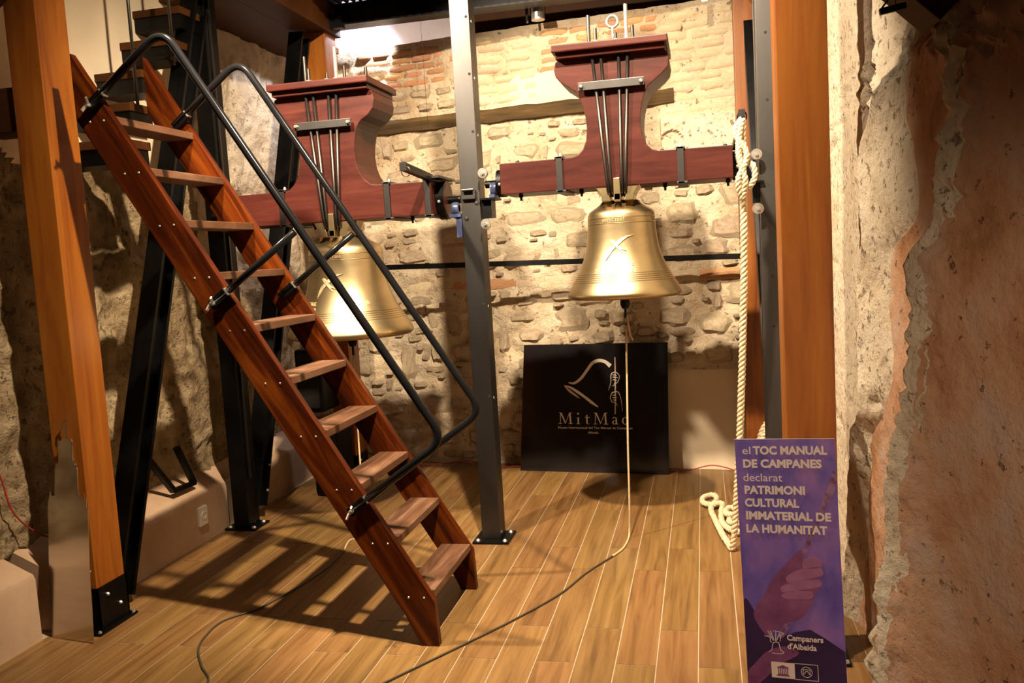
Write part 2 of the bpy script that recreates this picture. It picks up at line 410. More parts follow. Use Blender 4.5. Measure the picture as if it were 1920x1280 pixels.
# ashlar block with a round socket, right of the right bell
b = MB(); n = 44; vs = []; fs = []
for j in range(n+1):
    for i in range(n+1):
        u, w = i/n, j/n; x = -.255+.60*u; zz = 2.035+.375*w
        d = math.hypot((x+.175)/.075, (zz-2.245)/.070)+.10*noise.noise((x*20, zz*20, 3))
        dep = .062 if d > 1 else (.034 if zz > 2.205 else .048)
        dep += .010*fbm(x, 4, zz, 6, 4)
        if i in (0, n) or j in (0, n): dep = -.02
        vs.append((x, yw(x)-dep+.006*noise.noise((x*9, zz*9, 0)), zz))
for j in range(n):
    for i in range(n): fs.append((j*(n+1)+i, j*(n+1)+i+1, (j+1)*(n+1)+i+1, (j+1)*(n+1)+i))
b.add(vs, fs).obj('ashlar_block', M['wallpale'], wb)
# courses of brick and pale stone at the top
def courses(z0, z1, xa, xb, pitch, ws, var, name, d=(.010, .02), jitter=.004):
    z = z0; r = 0
    while z+pitch*.8 < z1:
        x = xa+(random.uniform(0, ws[0]) if r % 2 else 0)*.5
        while x < xb:
            w = random.uniform(*ws); w = min(w, xb-x)
            if w > .05: put(random.choice(var), name, x+w/2, z+pitch/2+random.uniform(-jitter, jitter), w*.95, pitch*random.uniform(.74, .88), random.uniform(*d), random.uniform(-.012, .012))
            x += w
        z += pitch; r += 1
courses(2.83, 3.12, -2.50, -1.76, .056, (.14, .26), BV, 'brick', (.008, .014))
courses(2.80, 3.12, -1.76, -1.60, .075, (.13, .17), BV, 'brick', (.02, .03))
courses(2.62, 3.15, -1.58, -1.08, .072, (.13, .26), PV, 'brick', (.018, .036))
courses(2.80, 3.13, -1.08, -.24, .060, (.15, .27), BV, 'brick', (.008, .016))
courses(2.42, 3.14, -.24, .42, .068, (.15, .30), PV, 'brick', (.012, .028))
courses(2.62, 2.82, -2.5, -1.6, .10, (.14, .28), SV, 'stone', (.014, .03))
# timber lintel
b = MB(); n = 60; vs = []; fs = []
for i in range(n+1):
    x = -2.62+2.47*i/n
    top = 2.607+.012*fbm(x, 1, 1, 6); bot = 2.492+.010*fbm(x, 5, 1, 5); d = .035+.008*fbm(x, 9, 2, 4)
    for (yy, zz) in ((.06, top), (-d*.7, top-.008), (-d, (top+bot)/2+.02), (-d*.9, bot+.012), (.06, bot)): vs.append((x, yw(x)+yy, zz))
for i in range(n):
    for a in range(4): fs.append((i*5+a, i*5+a+1, (i+1)*5+a+1, (i+1)*5+a))
fs += [(0,1,2,3,4), tuple(n*5+a for a in range(5))]
o = b.add(vs, fs).obj('lintel', M['lintel'], wb); o['label'] = 'weathered brown timber lintel built into the wall'
# boulders of the back left corner
for (x, z_, w, h) in ((-2.82, 2.72, .34, .36), (-2.95, 2.3, .3, .3), (-2.72, 2.36, .22, .26), (-2.8, 2.05, .4, .24)):
    put(random.choice(SV), 'stone', x, z_, w, h, .05)
MB().box(-3.05, .9, 6.80, 6.95, 3.0, 4.4).obj('wall_reveal', M['lilac_lit'], wb)
# ---- right wall: broken layers of render
def interp(L, z):
    L = sorted(L); 
    if z <= L[0][0]: return L[0][1]
    for a, b in zip(L, L[1:]):
        if z <= b[0]: return a[1]+(b[1]-a[1])*(z-a[0])/(b[0]-a[0]+1e-9)
    return L[-1][1]
KS = .5/.66
E2 = [(2.105,2.758),(2.027,2.687),(1.918,2.697),(1.869,2.617),(1.8,2.754),(1.724,2.799),(1.665,2.76),(1.596,2.751),(1.566,2.813),(1.511,2.974),(1.446,3.113),(1.248,3.125),(1.112,3.154),(0.988,3.227),(0.815,3.407),(0.734,3.435),(0.574,3.604),(0.29,3.715),(0.176,3.703),(-0.049,3.838),(-0.383,4.008)]
E1 = [(2.158,3.492),(2.147,3.536),(2.029,3.5),(1.938,3.506),(1.865,3.401),(1.762,3.343),(1.672,3.287),(1.609,3.29),(1.581,3.369),(1.548,3.531),(1.485,3.762),(1.415,3.85),(1.239,3.864),(1.024,3.797),(0.968,3.791),(0.855,3.895),(0.74,4.052),(0.631,4.26),(0.555,4.307),(0.491,4.287),(0.329,4.384),(0.023,4.501),(-0.003,4.475),(-0.285,4.655),(-0.497,4.774)]
TLc = [(2.121,3.65),(1.869,4.067),(1.777,4.051),(1.536,4.012),(1.348,4.156),(1.201,4.09),(0.975,4.186),(0.887,4.126),(0.606,4.186),(0.115,4.228)]
sc = lambda L: [(1.55+(z-1.55)*KS, y*KS) for z, y in L]
E2, E1, TLc = sc(E2), sc(E1), sc(TLc)
NK = .6
def on_near(z, y):
    Y = (.90+1.68*NK)/(.5/y+NK); return (1.55+(z-1.55)*Y/y, Y)
E2n = [on_near(z, y) for z, y in E2]
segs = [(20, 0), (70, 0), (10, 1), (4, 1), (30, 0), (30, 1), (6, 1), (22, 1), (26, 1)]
zs = [-.02+i*.0155 for i in range(224)]; vs = []; fs = []; ms = []; ncol = sum(s[0] for s in segs)+1
for z in zs:
    y2 = interp(E2, z)+.020*fbm(z, 2, 2, 9)+.018*fbm(z, 5, 2, 26); y1 = max(interp(E1, z), y2+.12)+.012*fbm(z, 8, 2, 9); yl = max(interp(TLc, z), y1+.10)
    yn = interp(E2n, z)+.016*fbm(z, 2, 2, 9)+.016*fbm(z, 5, 2, 26); xn = .90-NK*(yn-1.68)
    t = min(1, max(0, (z-1.975-.03*fbm(z, 1, 1, 5))/.13))
    lx = .50*(1-t)+.60*t; gx = .575*(1-t)+.60*t
    C = [(1.548, .60), (.90, 1.68), (xn+.045, yn-.075), (xn, yn), (.585, max(yn+.06, min(y2, y1-.1))), (.562*(1-t)+.6*t, y1), (lx, yl), (gx, yl+.06), (.575, 3.9), (.60, 6.6)]
    col = [C[0]]
    for (n, _), a, b in zip(segs, C, C[1:]):
        for k in range(1, n+1): col.append((a[0]+(b[0]-a[0])*k/n, a[1]+(b[1]-a[1])*k/n))
    for ci, (x, y) in enumerate(col):
        t1 = 1.97+.10*fbm(y, 1, 4, 1.6); rough = 1.0 if (y > y2+.02 and t1 < z < t1+.15) else 0
        d = fbm(x, y, z, 2.2, 4)*(.003 if ci < 88 else .009)+fbm(x+3, y, z, 14, 4)*(.0022 if ci < 88 else .0055)+(fbm(x, y, z, 26, 3)*.022 if rough else 0)
        if 88 <= ci <= 106: d += fbm(x, y, z, 24, 3)*.010
        p = fbm(x+9, y, z, 7.5, 3)
        if p > .62 and ci >= 88: d += (p-.62)*.07
        vs.append((x+d, y+.3*d, z))
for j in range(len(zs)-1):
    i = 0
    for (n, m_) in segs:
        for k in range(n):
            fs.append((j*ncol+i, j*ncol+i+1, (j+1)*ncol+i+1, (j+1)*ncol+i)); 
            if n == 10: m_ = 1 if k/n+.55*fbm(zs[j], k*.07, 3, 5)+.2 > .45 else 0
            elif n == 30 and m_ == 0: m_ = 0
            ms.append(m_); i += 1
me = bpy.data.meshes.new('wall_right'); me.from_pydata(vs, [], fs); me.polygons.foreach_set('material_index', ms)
wr = link('wall_right', me, [M['wallshade'], M['wallpale']], None, True); tag(wr, 'right wall of eroded render with broken layered edges', None, None, 'structure')
# ---- ceiling
ce = MB().box(-3.3, 1.0, -1.5, 6.95, 4.4, 4.5).obj('ceiling', M['timber_dark']); tag(ce, 'dark timber ceiling', None, None, 'structure')
b = MB(); n = 340; vs = []; fs = []
for i in range(n+1):
    x = -2.45+2.9*i/n; z = 3.335+.012*math.sin(i/n*2*math.pi*58)
    for y in (5.30, 5.86): vs.append((x, y, z))
for i in range(n): fs.append((2*i, 2*i+1, 2*i+3, 2*i+2))
o = b.add(vs, fs).obj('corrugated_deck', M['grey'], ce, smooth=True)
MB().box(-3.04, -2.62, 4.75, 6.40, 3.13, 3.17).obj('soffit_board', M['timber_dark'], ce)
MB().box(-1.60, .75, 6.36, 6.42, 3.10, 3.55).obj('fascia_board', M['timber_dark'], ce)

# ================================================================== POSTS, BRACES, BEAMS
def bolt(mb, p, r, h, axis='Y', n=10):
    s = -1 if axis in ('Y',) else 1
    mb.lathe([(0.0001, s*h), (r*.6, s*h), (r, s*h*.55), (r, 0)], p, n, 0, axis)
def timber_post(x0, x1, y0, y1, ztop, label, zshoe=.2, plate=.03, mat='timber'):
    t = thing('timber_post', ((x0+x1)/2, (y0+y1)/2, 0), label, 'post', 'timber posts of the bell frame')
    MB().box(x0, x1, y0, y1, zshoe-.06, ztop).obj('shaft', M[mat], t, bevel=.004)
    s = MB(); e = .006
    s.box(x0-e, x1+e, y0-e, y0+.002, .012, zshoe).box(x0-e, x1+e, y1-.002, y1+e, .012, zshoe)
    s.box(x0-e, x0+.002, y0-e, y1+e, .012, zshoe).box(x1-.002, x1+e, y0-e, y1+e, .012, zshoe)
    sh = s.obj('steel_shoe', M['black'], t)
    MB().box(x0-.03, x1+plate, y0-.045, y1+plate, 0, .012).obj('base_plate', M['black'], t, bevel=.003)
    for (yy, zz) in ((y0+.055, .155), (y1-.055, .085)):
        b = MB(); b.lathe([(0.0001, .010), (.005, .010), (.008, .006), (.009, 0)], (x1+e, yy, zz), 10, 0, 'X'); b.obj('bolt', M['zinc'], sh)
    for (xx, yy) in ((x1+plate-.014, y0-.03), (x1+plate-.014, y1+plate-.014)):
        MB().lathe([(0.0001, .008), (.006, .008), (.009, 0)], (xx, yy, .012), 10).obj('bolt', M['zinc'], t)
    return t
timber_post(-2.80, -2.65, 3.255, 3.443, 3.13, 'orange varnished timber post beside the mirror cutout, left of the ladder')
timber_post(.272, .444, 3.26, 3.445, 3.13, 'broad brown timber post beside the eroded right wall')
timber_post(-2.60, -2.45, 5.75, 5.94, 3.13, 'timber post at the back behind the ladder and left bell')
timber_post(.238, .40, 5.80, 5.98, 3.13, 'timber post at the back wall behind the thick rope')

def steel_post(x0, x1, y0, y1, ztop, px0, px1, py0, py1, label, mat):
    t = thing('steel_post', ((x0+x1)/2, (y0+y1)/2, 0), label, 'post', 'steel posts that carry the bell bearings')
    s = MB().box(x0, x1, y0, y1, .012, ztop)
    s.box(x0-.004, x0+.001, y1-.022, y1-.005, .012, ztop)
    s.obj('shaft', M[mat], t, bevel=.003)
    MB().box(px0, px1, py0, py1, 0, .012).obj('base_plate', M['black'], t, bevel=.002)
    for xx in (px0+.025, px1-.025):
        for yy in (py0+.03, py1-.03):
            MB().lathe([(0.0001, .010), (.007, .010), (.013, .003), (.014, 0)], (xx, yy, .012), 12).obj('bolt', M['zinc'], t)
    return t
cp = steel_post(-1.240, -1.137, 4.555, 4.680, 3.2, -1.278, -1.078, 4.483, 4.695, 'grey steel post standing between the two bells', 'grey')
for z in (2.79, 2.50, 2.205, 1.30, .80):
    MB().cyl((-1.152, 4.5545, z), .0075, -.0005, .001, 12, 'Y').obj('bolt_hole', M['hole'], cp)
    MB().cyl((-1.1365, 4.60, z-.015), .007, -.001, .0006, 12, 'X').obj('bolt_hole', M['white'], cp)  # white disc paints the light seen in the side hole
b = MB().tube([(-1.228, 4.54, 1.905), (-1.165, 4.54, 1.905)], .008, 10).box(-1.232, -1.158, 4.535, 4.556, 1.857, 1.866).box(-1.168, -1.158, 4.538, 4.556, 1.857, 1.905)
b.obj('latch', M['grey'], cp)
for (x, z) in ((-1.155, 1.835), (-1.215, 1.757)):
    b = MB(); b.lathe([(0.0001, -.006), (.009, -.005), (.0125, 0)], (x, 4.555, z), 14, 0, 'Y'); b.obj('bolt', M['grey'], cp)
rp = steel_post(.288, .388, 4.555, 4.68, 3.2, .25, .43, 4.50, 4.72, 'dark steel post behind the broad brown timber post on the right', 'grey')
for z in (2.55, 2.23, 1.37, 1.12):
    MB().cyl((.335, 4.5545, z), .007, -.0005, .001, 12, 'Y').obj('bolt_hole', M['hole'], rp)
lp = steel_post(-2.825, -2.725, 4.70, 4.83, 3.2, -2.872, -2.668, 4.665, 4.845, 'black steel post behind the ladder near the left plinth', 'black')
MB().box(-2.722, -2.712, 4.735, 4.75, .3, 3.1).obj('guide_rod', M['steel'], lp)
# bearings: rollers, pillow blocks, brackets (parts of the posts)
def bearing(par, x, z, s, full=True):
    for dz in (.062, -.200):
        b = MB(); b.lathe([(0.0001, -.03), (.008, -.03), (.008, -.018), (.024, -.018), (.027, -.014), (.027, 0), (0.0001, 0)], (x+s*.0, 4.505, z+dz), 24, 0, 'Y')
        b.box(x-.010, x+.010, 4.505, 4.56, z+dz-.008, z+dz+.008); b.obj('roller', M['zinc'], par, auto=.5)
    b = MB(); b.lathe([(.02, -.017), (.034, -.017), (.036, -.012), (.036, .012), (.034, .017), (.02, .017)], (x+s*.028, 4.615, z-.012), 24, 0, 'X')
    b.box(x+s*.028-.014, x+s*.028+.014, 4.55, 4.69, z-.062, z-.044); b.obj('pillow_block', M['blue'], par, auto=.6)
    MB().box(min(x-s*.035, x+s*.05), max(x-s*.035, x+s*.05), 4.53, 4.68, z-.072, z-.062).box(min(x-s*.03, x+s*.02), max(x-s*.03, x+s*.02), 4.56, 4.66, z-.165, z-.07).obj('bearing_bracket', M['black'], par)
bearing(cp, -1.098, 1.918, 1); bearing(rp, .272, 1.905, -1)
b = MB(); b.lathe([(.02, -.017), (.036, -.017), (.038, 0), (.036, .017), (.02, .017)], (-1.285, 4.615, 1.815), 24, 0, 'X').box(-1.31, -1.245, 4.55, 4.69, 1.768, 1.785).box(-1.275, -1.245, 4.56, 4.66, 1.66, 1.77)
b.obj('pillow_block', M['blue'], cp, auto=.6)

def brace(p0, p1, w, h, label, mat='black'):
    t = thing('steel_brace', p0, label, 'brace', 'black diagonal braces of the bell frame')
    b = MB().bar(p0, p1, w*.62, h, (1, 0, 0), (-w*.19, 0))
    b.bar(p0, p1, w*.4, h*.16, (1, 0, 0), (w*.3, h*.42)).bar(p0, p1, w*.4, h*.16, (1, 0, 0), (w*.3, -h*.42))
    b.obj('channel', M[mat], t); return t
brace((-2.765, 3.53, .06), (-2.765, 4.70, 3.12), .10, .125, 'black channel brace rising from the left timber post foot to the steel post')
br = brace((-2.765, 4.86, .10), (-2.600, 5.685, 3.10), .10, .12, 'black channel brace behind the left bell, leaning to the back post')
for (yy, zz) in ((4.92, .18), (4.97, .33)):
    MB().lathe([(0.0001, .01), (.006, .01), (.009, 0)], (-2.708, yy, zz), 10, 0, 'X').obj('bolt', M['zinc'], br)
brace((.345, 4.74, .25), (.335, 5.935, 3.10), .075, .10, 'black channel brace beside the thick rope on the right')
# overhead beams
def beam(name, label, x0, x1, y0, y1, z0, z1, mat='timber_dark', bev=.004):
    o = MB().box(x0, x1, y0, y1, z0, z1).obj(name, M[mat], None, bevel=bev); return tag(o, label, 'beam')
beam('timber_beam', 'dark overhead timber beam running back above the left bell', -2.62, -2.42, 4.55, 5.97, 3.13, 3.38)
beam('timber_beam', 'dark timber beam above the broad right post', .26, .45, 3.2, 6.2, 3.13, 3.38)
beam('timber_beam', 'short dark timber beam between the left wall and the orange post', -3.02, -2.80, 3.27, 3.43, 2.19, 2.375)
t = thing('steel_beam', (-1.0, 5.9, 3.18), 'black steel beam across the top before the brick courses', 'beam')
MB().box(-2.42, .25, 5.83, 5.97, 3.18, 3.192).box(-2.42, .25, 5.885, 5.897, 3.192, 3.31).box(-2.42, .25, 5.83, 5.97, 3.31, 3.322).obj('i_section', M['black'], t)
MB().box(-2.44, -2.33, 5.78, 5.83, 3.15, 3.24).obj('end_plate', M['black'], t)
b = MB().bar((-2.92, 2.72, 2.30), (-1.6, 2.72, 3.163), .16, .16, (0, 1, 0)); tag(b.obj('knee_brace', M['timber_dark'], None, bevel=.004), 'dark diagonal timber brace crossing the top left corner', 'brace')
b = MB().bar((.59, 2.25, 2.070), (-.20, 2.25, 2.845), .15, .16, (0, 1, 0)); tag(b.obj('knee_brace', M['timber_dark'], None, bevel=.004), 'dark diagonal timber brace in the top right corner', 'brace')
t = thing('wall_rail', (-1.0, 5.95, 1.46), 'black flat steel bar spanning before the back wall behind the bells', 'bar')
MB().bar((-2.45, 5.90, 1.521), (.30, 5.90, 1.456), .012, .036, (0, 1, 0)).obj('flat_bar', M['black'], t)
b = MB().box(-1.89, -1.87, 5.88, 5.92, 1.49, 1.53); b.obj('splice_bolt', M['black'], t)

# ================================================================== LADDER STAIR
lt = thing('ladder_stair', (-1.10, 3.55, 0), 'steep dark red wooden ladder stair with black tube handrails', 'ladder')
SL = (2.468-.187)/(2.499-1.10)
def up_x(z): return -1.10-(z-.187)/SL
fnY = lambda a, b_, d: (a, d, b_)
def stringer(y0, y1, xt):
    zt = .187+(-1.10-xt)*SL; w = .168
    poly = [(-1.092, 0), (-1.168, 0), (up_x(.125)-w+.01, .125), (xt, .187+(-1.10-(xt+w))*SL), (xt, zt), (-1.10, .187)]
    poly[2] = (-1.227, .125); poly[3] = (xt, .125+(-1.227-xt)*SL)
    return MB().prism(poly, fnY, y0, y1).obj('stringer', M['stringer'], lt, bevel=.003)
s1 = stringer(3.25, 3.287, -2.505); s2 = stringer(3.850, 3.887, -2.575)
for k in range(1, 11):
    xf = -1.108-.1372*(k-1); zt = .2215*k
    MB().box(xf-.14, xf, 3.2865, 3.8505, zt-.032, zt).obj('tread', M['tread'], lt, bevel=.003)
    for dx in (.035, .10):
        b = MB(); b.lathe([(0.0001, -.002), (.004, -.0015), (.005, 0)], (xf-dx, 3.25, zt-.02), 8, 0, 'Y'); b.obj('screw', M['zinc'], s1)
def rail(y, stry, near):
    pts = [(-2.42, 2.255), (-2.062, 2.525), (-1.008, .850), (-1.40, .577)]
    path = fillet([(a, y, b_) for a, b_ in pts], .085, 9)
    r = MB().tube(path, .0165, 12).obj('handrail', M['rail'], lt, smooth=True)
    MB().tube([(-1.93, y, 1.434), (-1.566, y, 1.69)], .0145, 12).obj('rail_strut', M['rail'], r, smooth=True)
    for (cx, cz) in ((-2.40, 2.266), (-1.925, 1.436), (-1.395, .578)):
        d = Vector((.80, 0, .60)); c = Vector((cx, y, cz))
        q = MB().bar(c-d*.035, c+d*.055, .026, .040, (0, 1, 0)).obj('clamp', M['black'], r, bevel=.003)
        MB().bar(c+d*.055, c+d*.062, .03, .034, (0, 1, 0)).obj('clamp_edge', M['zinc'], r)
        if near:
            b = MB(); p = c-d*.018
            b.lathe([(0.0001, -.024), (.008, -.022), (.010, -.01), (.010, 0)], (p.x, y-.012, p.z), 10, 0, 'Y')
            for s in (-1, 1):
                b.bar((p.x+s*.006, y-.028, p.z+s*.004), (p.x+s*.012, y-.045, p.z+s*.026), .006, .012, (1, 0, 0))
            b.obj('wing_nut', M['zinc'], r)
rail(3.232, 3.25, True); rail(3.833, 3.85, False)

# ================================================================== BELLS WITH YOKES
def text_mesh(txt, size, bold=0.0, spacing=1.0, align='LEFT', depth=.0004):
    cu = bpy.data.curves.new('t', 'FONT'); cu.body = txt; cu.size = size; cu.offset = bold; cu.space_character = spacing
    cu.align_x = align; cu.extrude = depth; cu.resolution_u = 3
    o = bpy.data.objects.new('t', cu); COL.objects.link(o)
    dg = bpy.context.evaluated_depsgraph_get(); me = bpy.data.meshes.new_from_object(o.evaluated_get(dg))
    bpy.data.objects.remove(o); bpy.data.curves.remove(cu); return me
BP = [(.283,1.300),(.2965,1.313),(.2935,1.328),(.283,1.350),(.266,1.378),(.247,1.410),(.226,1.450),(.205,1.50),(.190,1.55),(.181,1.60),(.1755,1.65),(.173,1.70),(.171,1.725),(.165,1.740),(.150,1.752),(.125,1.767),(.107,1.780),(.101,1.790),(.092,1.796),(.0005,1.800)]
IN = [(.283,1.300),(.262,1.325),(.235,1.38),(.20,1.46),(.172,1.56),(.160,1.66),(.150,1.72),(.0005,1.755)]
def bell(ax, lip, sr, sz, yk, name_label, xl, xr, up_len, straps, bolts, disc):
    ay = 4.615
    rz = lambda r, z: (r*sr, lip+(z-1.313)*sz)
    def rad(z_):
        P = BP[1:]
        for a, b_ in zip(P, P[1:]):
            if a[1] <= z_ <= b_[1]: return (a[0]+(b_[0]-a[0])*(z_-a[1])/(b_[1]-a[1]))*sr
        return P[-1][0]*sr
    t = thing('yoked_bell', (ax, ay, lip-.02), name_label, 'bell', 'bronze bells on wooden yokes')
    b = MB(); prof = [rz(*p) for p in IN[::-1]]+[rz(*p) for p in BP[1:]]
    body = b.lathe(prof, (ax, ay, 0), 96).obj('bell_body', M['brass'], t, smooth=True)
    for zz in (1.708, 1.680, 1.428, 1.418, 1.408, 1.398, 1.388):
        r0, z0 = rad(zz), lip+(zz-1.313)*sz; q = .0022 if zz > 1.6 else .0026
        MB().lathe([(r0+q*math.cos(a), z0+q*math.sin(a)) for a in [k*math.pi/3 for k in range(7)]], (ax, ay, 0), 72).obj('moulding', M['brass'], body, smooth=True)
    def wrap(me, zc, facing, tilt=0):
        # bend flat artwork round the bell: x runs round, y runs up
        for v in me.vertices:
            zz = zc+v.co.y/sz; r = rad(zz)+.0006+v.co.z*2.2
            a = facing+v.co.x/max(rad(zc), .05)
            v.co = (ax+r*math.sin(a), ay-r*math.cos(a), lip+(zz-1.313)*sz)
    f0 = .10 if ax > -1 else .38
    rg = random.Random(int(abs(ax)*100))
    def marks(n, size):
        # worn raised lettering: cast strokes too small to read
        mb = MB(); x = -n*size*.42
        for i in range(n):
            if rg.random() < .14: x += size*.8; continue
            k = rg.randint(0, 3); w = size*.52; q = size*.11
            if k != 2: mb.box(x, x+q, 0, size, 0, .0014)
            if k in (0, 1): mb.box(x+w-q, x+w, 0, size, 0, .0014)
            for h in rg.sample([0, .45, .88], 1 if k < 2 else 2): mb.box(x, x+w, size*h, size*h+q, 0, .0014)
            if k == 2: mb.box(x+w/2-q/2, x+w/2+q/2, 0, size, 0, .0014)
            x += size*.84
        return mb.mesh('inscription')
    if ax > -1: rows = ((9, .0155, 1.688, -.13), (12, .019, 1.466, -.08), (14, .019, 1.438, -.08))
    else: rows = ((12, .0155, 1.688, -.10), (9, .019, 1.468, -.62), (9, .019, 1.440, -.60), (3, .019, 1.462, .75))
    for (n, size, zc, fc) in rows:
        me = marks(n, size); wrap(me, zc, fc); link('inscription', me, M['relief'], body)
    # swallow in relief
    bird = [((-.005,.0),(.012,.012),(.03,.024),(.055,.033),(.085,.035),(.055,.026),(.035,.012),(.018,-.004)), ((-.006,-.004),(-.022,-.02),(-.03,-.04),(-.034,-.07),(-.020,-.048),(-.008,-.028),(.006,-.014)),
            ((-.018,.016),(-.010,.020),(.004,.010),(.02,-.012),(.05,-.03),(.024,-.022),(.036,-.040),(.012,-.018),(-.008,.002))]
    mb = MB()
    for pz in bird:
        mb.prism([(p[0]*1.2, p[1]*1.2) for p in pz], lambda a, b_, d: (a, b_, d), .0, .0020)
    me = mb.mesh('swallow_relief'); bm = bmesh.new(); bm.from_mesh(me); bmesh.ops.triangulate(bm, faces=bm.faces); bm.to_mesh(me); bm.free()
    wrap(me, 1.575, f0-.23 if ax > -1 else -.17); link('swallow_relief', me, M['relief'], body)
    # crown
    zt = lip+(1.796-1.313)*sz; zb = yk['bz0']
    c = MB(); prc = lambda a, b_, d: (ax+a, ay+d, b_)
    c.prism([(-.018, zt-.004), (.018, zt-.004), (.015, zb+.04), (-.015, zb+.04)], prc, -.17, -.13)
    c.prism([(-.016, zt-.01), (.016, zt-.01), (.016, zt+.03), (-.016, zt+.03)], prc, -.17, .05)
    for s in (-1, 1):
        c.prism([(s*.035, zt-.006), (s*.080, zt-.006), (s*.082, zt+.02), (s*.095, zt+.045), (s*.112, zb+.004), (s*.05, zb+.004)], prc, -.15, .03)
    c.obj('crown', M['brass'], body, bevel=.003)
    cl = MB().lathe([(0.0005, lip-.078), (.018, lip-.074), (.026, lip-.052), (.024, lip-.03), (.012, lip-.005), (.010, lip+.22), (.0005, lip+.23)], (ax, ay, 0), 20)
    cl.box(ax-.006, ax+.006, ay-.004, ay+.004, lip-.125, lip-.07); cl.obj('clapper', M['black'], t, auto=.7)
    # yoke
    Y0, Y1 = 4.46, 4.77
    half = yk['half']; cx = ax+yk.get('dx', 0)
    poly = [(-w, z) for w, z in half]+[(w, z) for w, z in half[::-1]]
    poly = [(cx+a, z) for a, z in poly]
    bx = [(xl, yk['bz1']), (xl, yk['bz0']), (xr, yk['bz0']), (xr, yk['bz1'])]
    full_ = [p for p in poly[:len(half)]]+[(xl, yk['bz1']), (xl, yk['bz0']), (xr, yk['bz0']), (xr, yk['bz1'])]+poly[len(half):]
    yo = MB().prism(full_, fnY, Y0, Y1).obj('yoke', M['yoke'], t, bevel=.004)
    zt2 = half[0][1]
    cb = MB().box(cx-.268, cx+.268, 4.415, 4.815, zt2, zt2+.026).obj('cap_board', M['yoke'], t, bevel=.005)
    MB().box(cx-.283, cx+.283, 4.385, 4.845, zt2+.026, zt2+.062).obj('cap_board', M['yoke'], t, bevel=.007)
    ztop = zt2+.062
    for i, (a, c2) in enumerate(((-.088, -.042), (-.045, -.024), (.042, .030), (.086, .048))):
        MB().tube([(cx+a, 4.445, zt2+.004), (cx+c2, 4.448, zb+.02), (cx+c2*.95, 4.455, zb-.02), (cx+c2*.75, 4.50, zb-.045)], .0085, 10).obj('tie_rod', M['steel'], t, smooth=True)
    zc = half[5][1]-.01
    cb = MB().box(cx-.162, cx+.162, 4.425, 4.436, zc-.02, zc+.02).obj('clamp_bar', M['grey'], t, bevel=.002)
    for s in (-1, 1):
        b = MB(); b.lathe([(0.0001, -.016), (.006, -.016), (.011, -.010), (.011, 0)], (cx+s*.147, 4.425, zc), 6, 0, 'Y'); b.obj('bolt', M['zinc'], cb)
    for (a, yy, h, r) in ((-.105, 4.50, .150, .009), (-.068, 4.46, .075, .0085), (.012, 4.56, .055, .009), (.083, 4.47, .175, .010), (.11, 4.52, .085, .0085), (.03, 4.47, .045, .008)):
        if yk.get('left') and a == .012: a, yy = .20, 4.60; h = .085
        q = MB().tube([(cx+a, yy, ztop), (cx+a, yy, ztop+h)], r, 10).obj('threaded_rod', M['steel'] if r < .01 else M['zinc'], t, smooth=False)
        MB().cyl((cx+a, yy, ztop), r*1.9, 0, .016, 6).obj('nut', M['zinc'], q)
    for a in (-.09, .07): MB().box(cx+a-.05, cx+a+.05, 4.43, 4.55, ztop, ztop+.006).obj('washer_plate', M['grey'], t)
    if not yk.get('left'):
        e = MB().tube([(cx+.012, 4.52, ztop), (cx+.012, 4.52, ztop+.085)], .0075, 10)
        ring = [(cx+.012+.028*math.cos(k*math.pi/10), 4.52, ztop+.113+.028*math.sin(k*math.pi/10)) for k in range(21)]
        e.tube(ring, .008, 8, False); e.obj('eye_bolt', M['zinc'], t, smooth=True)
    for sx in straps:
        MB().box(sx-.016, sx+.016, Y0-.010, Y0-.0005, yk['bz0']-.012, yk['bz1']+.012).box(sx-.022, sx+.022, Y0-.010, Y1+.01, yk['bz1']+.0005, yk['bz1']+.013).box(sx-.022, sx+.03, Y0-.010, Y1+.01, yk['bz0']-.013, yk['bz0']-.0005).obj('beam_strap', M['grey'], t, bevel=.002)
        MB().lathe([(.0001, .016), (.006, .016), (.010, 0)], (sx+.004, Y0+.03, yk['bz1']+.013), 8).obj('bolt', M['zinc'], t)
    for sx in bolts:
        MB().cyl((sx, Y0+.05, yk['bz0']), .011, -.020, 0, 6).cyl((sx, Y0+.05, yk['bz0']), .006, -.036, -.02, 8).obj('beam_bolt', M['black'], t)
        MB().lathe([(.0001, .014), (.009, .010), (.012, 0)], (sx-.008, Y0+.05, yk['bz1']), 10).obj('beam_bolt', M['black'], t)
    # axle ends
    zc = (yk['bz0']+yk['bz1'])/2-.01
    for x, s in ((xl, -1), (xr, 1)):
        rr = disc if (s == 1 and yk.get('left')) else .068
        q = MB(); w = .045
        q.lathe([(.0005, 0), (rr, 0), (rr+.004, s*.003), (rr+.004, s*w), (rr-.006, s*w), (.0005, s*w)], (x, ay, zc), 36, 0, 'X')
        q.lathe([(.02, s*w), (.02, s*(w+.07)), (.0005, s*(w+.07))], (x, ay, zc), 16, 0, 'X')
        ho = q.obj('axle_flange', M['black'], t, auto=.6)
        if yk.get('left') and s == 1: MB().cyl((x+s*w, ay, zc), rr-.010, -.001, .002, 36, 'X').obj('end_grain', M['yoke'], ho)
        MB().lathe([(.0001, -.010), (.007, -.008), (.010, 0)], (x+s*.022, ay-rr-.002, zc-.01), 10, 0, 'Y').obj('bolt', M['zinc'], ho)
    return t
halfR = [(.262,2.498),(.276,2.490),(.284,2.455),(.277,2.420),(.252,2.392),(.216,2.366),(.196,2.350),(.176,2.335),(.158,2.300),(.144,2.250),(.136,2.205),(.133,2.160),(.139,2.100),(.156,2.057),(.183,2.030),(.215,2.0205)]
